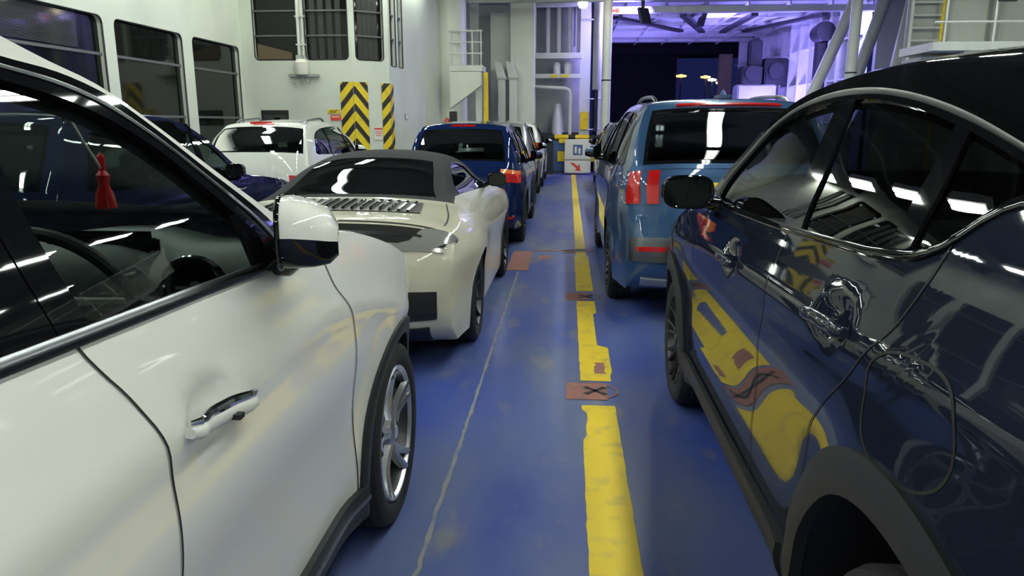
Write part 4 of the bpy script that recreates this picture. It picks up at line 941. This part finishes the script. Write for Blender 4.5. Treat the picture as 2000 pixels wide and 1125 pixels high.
for sg in (1, -1):
    car.sstrip('roof_arc_trim', sg, offset_curve(resample(wt, 70), .014), go, .005, 'frame_grey', 4, .012, 70, round_=.004)
    yb = [.80+2.1*k/60 for k in range(61)]; car.sstrip('belt_trim', sg, [(y, interp(y, bz_)-.016) for y in yb], [(y, interp(y, bz_)+.006) for y in yb], .006, 'gloss_black', 2, .012, round_=.003)
    handle(car, sg, 1.26, 1.158, .25, 'black_paint', None, -.01); handle(car, sg, 2.30, 1.110, .24, 'black_paint', None, -.01)
    FL = [(.985+.165*math.copysign(abs(math.cos(t))**.75, math.cos(t))*math.cos(.25)-.11*math.sin(t)*math.sin(-.25), 1.085+.105*math.copysign(abs(math.sin(t))**.75, math.sin(t))-.03*math.cos(t)) for t in [2*PI*k/60 for k in range(61)]]
    FL2 = [(.985+(y-.985)*1.045, 1.085+(z-1.085)*1.05) for y, z in FL]
    if sg < 0: car.sstrip('fuel_flap_gap', sg, FL, FL2, .0012, 'seam', 1, 0)
    car.sstrip('sill_step', sg, [(1.6+1.8*k/20, .335) for k in range(21)], [(1.6+1.8*k/20, .46) for k in range(21)], .026, 'cladding', 4, .02, round_=.006)
us = car.uy
car.skin('rear_bumper', 0, car.uz(.8), 'black_paint'); car.skin('tailgate', car.uz(.8), car.uz(1.28), 'black_paint'); car.skin('rear_window', car.uz(1.28), us(.75), 'glass_dark', -.9, .9); 
for a, b_ in ((-1, -.9), (.9, 1)): car.skin('rear_pillar', car.uz(1.28), us(.75), 'black_paint', a, b_, 3); car.skin('windscreen_pillar', us(2.4), us(3.07), 'black_paint', a*1.0, b_*1.0, 3)
car.skin('roof', us(.75), us(2.4), 'black_roof', nj=48); car.skin('windscreen', us(2.4), us(3.07), 'glass_clear', -.9, .9, 30)
car.skin('headliner', us(.9), us(2.4), 'inner', -.97, .97, 20, .035)
car.skin('bonnet', us(3.07), us(4.45), 'black_paint', nj=40); car.skin('front_bumper', us(4.45), car.ns-1, 'black_paint')
for sg in (1, -1): car.rpatch('tail_lamp', sg*.4, sg*.9, 1.0, 1.09, .01, 'red_lamp'); car.tstrip('headlamp', [(car.uz(.86, False), sg*t) for t in (.6,.75,.9,.97)], [(car.uz(.74, False), sg*t) for t in (.55,.72,.88,.97)], .01, 'clear_lamp', 3, .02, 12)
wheels(car, .37, .925, (.97, 3.90), 'multi', .24, 'alloy_dark')
mp = [((1.055,2.78,1.325),.098,.064),((1.06,2.83,1.325),.100,.066),((1.05,2.90,1.322),.09,.06),((1.03,2.96,1.316),.065,.045),((1.01,3.0,1.31),.04,.03)]
for sg in (1, -1): mirror(car, sg, mp, 1.35, 'gloss_black', 'gloss_black', glass_face=False, stalk=([(sg*.88,2.86,1.262),(sg*.95,2.86,1.27),(sg*1.0,2.88,1.29)], [.03,.028,.028]))
seats(car, (1.55,), .45, .26, (.40, -.40)); seats(car, (.75,), .45, .24, (.40, -.40)); steering(car, .40, 2.30, 1.12); dash(car, 2.5, 2.95, 1.20, .84)

# ------------------------------------------------------------------ generic builder for the other cars
def soft(name, loc, L_, h, hw, paint, lab, cat='car', belt=1.08, back='suv', cl=.05, zroof=None, lamps=None, rails=False, mir=True, glassm='glass_tint', wr=.34, ny=60, nz=12, rear_glass=None, step=.05, group=None, rake=0, seat=True, style='multi', third=True, spoiler=True, fold=60):
    k = h/1.66; b = belt
    P = [(0, hw*.93), (.3, hw*.96), (.6, hw*.99), (.85, hw), (b-.05, hw*.97), (b+.02, hw*.945), (b+.25, hw*.86), (h-.12, hw*.755), (h, hw*.66)]
    zr = h-.045
    if back == 'suv':
        R_ = [(.10,.28,.02,3,.6),(.02,.40,.09,3,.5),(0,.60,.10,3,.5),(.03,.80,.10,3,.5),(.06,1.0,.10,3,.55),(.10+rake*.3,b+.05,.09,3,.6),(.26+rake*.6,b+.30,.07,3,.6),(.38+rake,zr-.09,.06,3,.7),(.46+rake,zr-.02,.05,3,.7),(.8+rake,zr,.045,2.6,.8)]
    Wn = L_-1.62
    F_ = [(L_*.38, zr+.02,.05,2.6,.8),(Wn-.95,zr-.01,.05,2.6,.8),(Wn-.72,zr-.09,.06,2.4,.8),(Wn-.40,b+.30,.08,2.2,.8),(Wn-.05,b+.05,.09,2.2,.8),(Wn+.1,b,.07,2.6,.8),(L_-1.0,b-.06,.06,2.6,.8),(L_-.45,b-.16,.10,3,.6),(L_-.10,b-.32,.15,3,.55),(L_,.58,.17,3,.5),(L_-.05,.36,.14,3,.5),(L_-.15,.25,.08,3,.5)]
    ra, fa = L_*.195, L_-L_*.19
    car = Car(name, loc, P, R_+F_, L_, (.14, .24), [curve_ridge([(0, b-.10), (L_, b-.2)], .010, .05), curve_ridge([(0,.62),(L_,.6)], -.010, .15), flare(ra, wr, wr+.05, .02), flare(fa, wr, wr+.05, .02)], step, label=lab, cat=cat, group=group)
    up = lambda y: interp(y, car.up); ya = .16+rake*.3; yb_ = Wn-.03
    bl = [(ya, up(ya)), (ya+.25, b+.05), (L_*.5, b), (yb_-.2, b-.02), (yb_, up(yb_))]
    wt = [p[:2] for p in spline([(.36+rake*.7, b+.06), (.48+rake*.8, b+.26), (.62+rake, zr-.14), (.95+rake, zr-.075), (L_*.42, zr-.05), (Wn-1.0, zr-.08), (Wn-.78, zr-.15), (Wn-.45, b+.26), (Wn-.24, b+.05), (Wn-.2, b-.01)], .05)[0]]
    yB = L_*.46; c1 = L_*.245
    pil = [('pillar_trim', [(yB-.05, b-.005), (yB-.03, b+.25), (yB-.01, zr-.04)], [(yB+.05, b-.005), (yB+.06, b+.25), (yB+.05, zr-.04)], 'gloss_black'), ('pillar_trim', [(c1-.02, b), (c1+.02, b+.25), (c1+.06, zr-.05)], [(c1+.05, b), (c1+.08, b+.25), (c1+.11, zr-.05)], 'gloss_black')]
    full_body(car, paint, bl, wt, [(0,.26),(L_,.25)], [(ra, wr, wr+.045), (fa, wr, wr+.045)], [lambda z: interp(z, [(.3, ra+wr+.10), (.75, ra+wr+.08), (1.0, ra+wr*.6)]), yB, lambda z: interp(z, [(.3, fa-wr-.12), (1.0, fa-wr-.2)])], {'*': glassm}, [('rear_side_window', .40+rake*.7, yB), ('front_side_window', yB, Wn-.2)], ny=ny, nz=nz, pillars=pil, clad=cl, liner=False)
    us = car.uy; ub, ug, ut = car.uz(.70), car.uz(b+.06), car.uz(zr-.075)
    car.skin('rear_bumper', 0, ub, paint); car.skin('tailgate', ub, ug, paint)
    jj = .86 if rear_glass is None else rear_glass
    car.skin('rear_window', ug, ut, glassm if glassm != 'glass_clear' else 'glass_tint', -jj, jj, 20)
    for a, b2 in ((-1, -jj), (jj, 1)): car.skin('rear_pillar', ug, ut, paint, a, b2, 3); car.skin('windscreen_pillar', us(Wn-.74), us(Wn-.02), paint, a*1.0, b2*1.0, 3)
    car.skin('roof', ut, us(Wn-.74), paint, nj=28); car.skin('windscreen', us(Wn-.74), us(Wn-.02), 'glass_tint', -jj, jj, 16)
    car.skin('bonnet', us(Wn-.02), us(L_-.4), paint, nj=24); car.skin('front_bumper', us(L_-.4), car.ns-1, paint)
    # seal round the back window
    n = 24; A = [(ug, -jj+2*jj*t/n) for t in range(n+1)] + [(lerp(ug, ut, t/8), jj) for t in range(1, 9)] + [(ut, jj-2*jj*t/n) for t in range(1, n+1)] + [(lerp(ut, ug, t/8), -jj) for t in range(1, 9)]
    um, B = (ug+ut)/2, []
    for u, j in A: B.append((um+(u-um)*.90, j*.955))
    car.tstrip('window_seal', B, A, .004, 'gloss_black', 1, .008)
    wheels(car, wr, hw-.015, (ra, fa), style, .21, 'alloy_dark')
    if third: car.rpatch('brake_light', -.16, .16, zr-.045, zr-.03, .012, 'red_lamp', 1, 8)
    if rails: roof_rails(car, .62+rake, Wn-.9, .86, 'satin_chrome')
    if mir:
        for sg in (1, -1): mirror(car, sg, [((hw+.03,Wn-.42,b+.08),.09,.065),((hw+.03,Wn-.36,b+.08),.09,.065),((hw+.01,Wn-.28,b+.07),.055,.045)], 1, paint, 'gloss_black', glass_face=False, fold=fold, stalk=([(sg*(hw-.08),Wn-.36,b-.0),(sg*(hw+.05),Wn-.36,b+.02)], [.03,.03]))
    if seat: seats(car, (L_*.42,), .42, .25, (.38, -.38)); seats(car, (L_*.22,), .42, .23, (.36, -.36)); dash(car, Wn-.75, Wn-.3, b-.04, hw-.1, 'inner')
    car.b = b; car.zr = zr; car.Wn = Wn; car.ug = ug; car.ut = ut
    return car

# blue seven-seat SUV ahead of the dark car
c = soft('suv_car', (1.30, 5.95, 0), 4.8, 1.80, .935, 'blue_paint', 'steel blue SUV ahead of the dark crossover, twin upright red tail lights and yellow plate', belt=1.20, rails=True, glassm='glass_dark', wr=.36, ny=110, nz=22, third=False, cl=0, rear_glass=.90, step=.035)
for sg in (1, -1):
    for a, b_ in ((.575, .665), (.72, .815)):
        t = c.rpatch('tail_lamp', sg*a, sg*b_, .965, 1.215, .016, 'red_lamp', 4, 6)
    c.rpatch('lamp_surround', sg*.565, sg*.825, .955, 1.225, .006, 'blue_paint', 4, 8)
    c.rpatch('reflector', sg*.51, sg*.73, .60, .635, .03, 'red_lamp', 2, 8)
c.rpatch('brake_light', -.42, .42, c.zr-.062, c.zr-.050, .02, 'red_lamp', 1, 14)
c.rpatch('rear_plate', -.26, .26, 1.00, 1.13, .016, 'plate_yellow', 2, 10)
c.rpatch('tailgate_crease', -.80, .80, 1.225, 1.25, .008, 'blue_paint', 2, 20)
c.rpatch('bumper_insert', -.80, .80, .52, .70, .018, 'satin_chrome', 4, 24); c.rpatch('skid_plate', -.70, .70, .34, .40, .02, 'silver_paint', 2, 20)
c.rpatch('spoiler_shadow', -.6, .6, c.zr-.10, c.zr-.085, .01, 'gloss_black', 1, 14)
b = MB(); b.box((-.05, .5, 1.81), (.05, .75, 1.83)); b.lathe([(.03, 0), (.012, .05), (.0001, .055)], 10, 'z', (0, .62, 1.82)); b.build('antenna_fin', 'blue_paint', c.root)
p = c.T(c.rx(0, 1.065)[0], 0); text('F', (-.035, p[1]-.03, 1.065), (PI/2, 0, 0), .10, 'black', c.root, 'plate_lettering')

# navy hatchback-SUV ahead of the sports car
c = soft('suv_car', (-1.36, 9.36, 0), 4.3, 1.60, .80, 'navy_paint', 'dark navy blue compact SUV ahead of the cream sports car, red and orange tail light', belt=1.04, rails=False, wr=.34, ny=80, nz=16, cl=.03)
for sg in (1, -1):
    c.rpatch('tail_lamp', sg*.50, sg*.775, .86, .965, .014, 'red_lamp', 4, 8); c.rpatch('indicator_lamp', sg*.52, sg*.775, .965, 1.01, .014, 'orange_lamp', 2, 8)
    c.rpatch('reflector', sg*.5, sg*.7, .42, .45, .012, 'red_lamp', 2, 6)
c.rpatch('rear_plate', -.26, .26, .76, .87, .014, 'plate_yellow', 2, 8)
# silver one then a white one farther up the same lane
c = soft('suv_car', (-1.42, 14.1, 0), 4.1, 1.62, .80, 'silver_paint', 'silver-grey car in front of the navy blue compact SUV', belt=1.05, glassm='glass_dark', wr=.33, cl=.03)
for sg in (1, -1): c.rpatch('tail_lamp', sg*.45, sg*.78, .95, 1.03, .014, 'red_lamp', 3, 8)
c = soft('suv_car', (-1.42, 18.5, 0), 4.1, 1.60, .82, 'plain_white_paint', 'small white car farthest up the left row, beside the barrier', belt=1.05, glassm='glass_dark', wr=.33, cl=.0)
for sg in (1, -1): c.rpatch('tail_lamp', sg*.5, sg*.80, .98, 1.12, .014, 'red_lamp', 3, 8)
# third lane: indigo car and the white SUV with grey rails
c = soft('suv_car', (-4.22, 4.72, 0), 4.5, 1.68, .90, 'indigo_paint', 'very dark indigo car behind the white crossover windscreen pillar, bonnet catching violet light', belt=1.06, rails=False, wr=.34, ny=70, nz=14, fold=0)
c = soft('suv_car', (-4.45, 10.4, 0), 4.1, 1.62, .87, 'plain_white_paint', 'white SUV with grey roof rails parked before the chevron boards', belt=1.10, rails=True, wr=.34, ny=70, nz=14, rear_glass=.93)
c.rpatch('brake_light', -.22, .10, c.zr-.03, c.zr-.012, .014, 'red_lamp', 1, 8)
for sg in (1, -1): c.rpatch('tail_lamp', sg*.5, sg*.85, .74, .86, .014, 'red_lamp', 3, 8)
# right-hand row beyond the blue SUV
c = soft('suv_car', (1.48, 11.6, 0), 4.4, 1.66, .88, 'grey_paint', 'dark grey car mostly hidden ahead of the steel blue SUV', belt=1.08, rails=True, glassm='glass_tint', wr=.34, ny=70, nz=14)
for sg in (1, -1): c.rpatch('tail_lamp', sg*.5, sg*.82, .95, 1.05, .014, 'red_lamp', 3, 8)
c = soft('suv_car', (1.55, 16.8, 0), 4.4, 1.62, .86, 'grey_paint', 'dark car farthest up the right row, just left of the dark grey one', belt=1.08, glassm='glass_dark', wr=.34, cl=0)
# cars behind the camera line, mirrored in the paint of the near ones
for x, y, pa, lb in ():
    pass

# ------------------------------------------------------------------ cream sports car
SP = [(0,.92),(.2,.94),(.5,.96),(.72,.965),(.84,.93),(.93,.86),(1.0,.76),(1.06,.69),(1.2,.61),(1.32,.50),(1.4,.44)]
Ssil = [(.14,.20,.02,3,.6),(.03,.32,.12,3,.5),(0,.50,.15,3,.5),(.02,.66,.16,3,.5),(.06,.79,.16,3,.5),(.16,.86,.14,3,.55),(.42,.915,.10,2.6,.7),(.72,.965,.07,2.4,.8),(.98,1.005,.05,2.4,.8),(1.25,1.10,.05,2.4,.8),(1.6,1.22,.06,2.4,.8),(1.95,1.295,.06,2.4,.8),(2.25,1.305,.06,2.4,.8),
 (2.55,1.27,.06,2.4,.8),(2.85,1.16,.07,2.3,.8),(3.15,1.01,.06,2.3,.8),(3.4,.93,.05,2.6,.8),(3.75,.87,.05,2.6,.8),(4.1,.78,.08,2.8,.7),(4.4,.62,.12,3,.6),(4.5,.45,.14,3,.5),(4.45,.30,.12,3,.5),(4.35,.2,.08,3,.5)]
SB = [flare(.82,.34,.36,.015,.16), lambda y, z: .045*gaus(y, z, .75, .78, .6, .22), lambda y, z: .02*gaus(y, z, 3.25, .78, .5, .16), curve_ridge([(1.4,.5),(2.7,.5)], -.01, .16), lambda y, z: -.012*gaus(y, z, 1.95, .62, .5, .3)]
car = Car('sports_car', (-1.61, 4.55, 0), SP, Ssil, 4.5, (.07, .22), SB, .03, label='cream sports car with charcoal fabric roof and slatted rear deck, seen from behind', cat='car')
up = lambda y: interp(y, car.up)
bl = [(1.0, up(1.0)), (1.3, 1.035), (2.0, 1.01), (2.7, .985), (3.2, up(3.2))]
wt = [p[:2] for p in spline([(1.55,1.035),(1.62,1.09),(1.78,1.17),(2.0,1.225),(2.25,1.24),(2.5,1.21),(2.75,1.12),(2.95,1.02),(2.98,.985)], .03)[0]]
full_body(car, 'cream_paint', bl, wt, [(0,.2),(1.3,.19),(3,.18),(4.5,.2)], [(.82,.34,.365),(3.27,.33,.355)], [lambda z: interp(z, [(.2,1.35),(.6,1.45),(1.0,1.5)]), lambda z: interp(z, [(.2,2.75),(1.0,2.85)])], {'*': 'glass_tint'}, [('side_window', 1.56, 2.975)], ny=150, nz=28, clad=0, frame_m='soft_top', secs=['rear_wing', 'door', 'front_wing'], liner=False)
us = car.uy
car.skin('rear_bumper', 0, car.uz(.70), 'cream_paint', nj=36); car.skin('rear_deck', car.uz(.70), us(.98), 'cream_paint', nj=40)
car.skin('soft_top_rear', us(.98), us(1.06), 'soft_top'); u1, u2 = us(1.05), us(1.74)
car.skin('rear_window', u1, u2, 'glass_tint', -.84, .84, 24)
for a, b_ in ((-1, -.84), (.84, 1)): car.skin('soft_top_pillar', us(1.05), us(1.74), 'soft_top', a, b_, 4)
car.skin('soft_top', us(1.74), us(2.52), 'soft_top', nj=30); car.skin('windscreen', us(2.52), us(3.15), 'glass_tint', -.95, .95, 20)
for a, b_ in ((-1, -.95), (.95, 1)): car.skin('windscreen_pillar', us(2.52), us(3.15), 'cream_paint', a, b_, 2)
car.skin('bonnet', us(3.15), us(4.2), 'cream_paint'); car.skin('front_bumper', us(4.2), car.ns-1, 'cream_paint')
# slatted engine grille
def dk(x, y): u = us(y); return (u, x/car.W(*car.sil[int(u)][:2]))
n = 20; A = [dk(lerp(-.60, .60, k/n), lerp(.42, .48, abs(2*k/n-1)**3)) for k in range(n+1)]; B = [dk(lerp(-.56, .56, k/n), lerp(.90, .84, abs(2*k/n-1)**3)) for k in range(n+1)]
g = car.tstrip('engine_grille', A, B, .007, 'satin_black', 8, .02, 40)
for k in range(17):
    x = lerp(-.52, .52, k/16); wd = .010
    V, F = strip(lambda a, b: car.T(a*25, b), [(dk(x-wd, .47+.34*q/5)[0]/25, dk(x-wd, .47+.34*q/5)[1]) for q in range(6)], [(dk(x+wd, .47+.34*q/5)[0]/25, dk(x+wd, .47+.34*q/5)[1]) for q in range(6)], .022, -1, 1, .02)
    link('slat', mesh('slat', V, F, True, 30), 'satin_chrome' if k in (5, 6) else 'gloss_black', g)
car.rpatch('light_bar', -.86, .86, .790, .845, .006, 'smoke_lamp', 3, 40); car.rpatch('light_bar_strip', -.70, .70, .812, .820, .012, 'satin_chrome', 1, 30); car.rpatch('light_bar_chrome', -.84, .84, .765, .782, .012, 'clear_lamp', 2, 40)
for sg in (1, -1):
    A = [car.rx(sg*x, z) for x, z in ((.42,.762),(.55,.758),(.68,.765),(.80,.785),(.88,.820),(.905,.850))]; B = [car.rx(sg*x, z) for x, z in ((.42,.785),(.55,.785),(.64,.80),(.70,.845),(.80,.856),(.91,.862))]
    car.tstrip('tail_lamp', A, B, .012, 'clear_lamp', 4, .02, 14)
    car.rpatch('bumper_vent', sg*.50, sg*.80, .40, .56, .006, 'black', 4, 8); 
    for z in (.44, .50): car.rpatch('vent_fin', sg*.50, sg*.80, z, z+.012, .014, 'satin_black', 1, 8)
    car.rpatch('exhaust', sg*.36, sg*.54, .30, .40, .02, 'satin_chrome', 3, 6)
    u = [us(lerp(.25, .93, k/20)) for k in range(21)]; car.tstrip('deck_gap', [(q, sg*.90) for q in u], [(q, sg*.912) for q in u], .0015, 'seam', 1, 0)
    mirror(car, sg, [((.93,2.62,1.07),.085,.062),((.93,2.67,1.07),.085,.062),((.90,2.75,1.06),.05,.04)], 1, 'gloss_black', 'gloss_black', glass_face=False, stalk=([(sg*.76,2.68,.99),(sg*.85,2.68,1.03)], [.025,.02]))
car.rpatch('diffuser', -.75, .75, .22, .36, .012, 'satin_black', 3, 20); car.rpatch('bumper_trim', -.50, .50, .42, .55, .006, 'frame_grey', 2, 20)
car.rpatch('deck_seam', -.86, .86, .855, .860, .004, 'seam', 1, 30)
wheels(car, .345, .965, (.82, 3.27), 'ten', .27, 'alloy_dark')
seats(car, (1.9,), .30, .25, (.36, -.36))
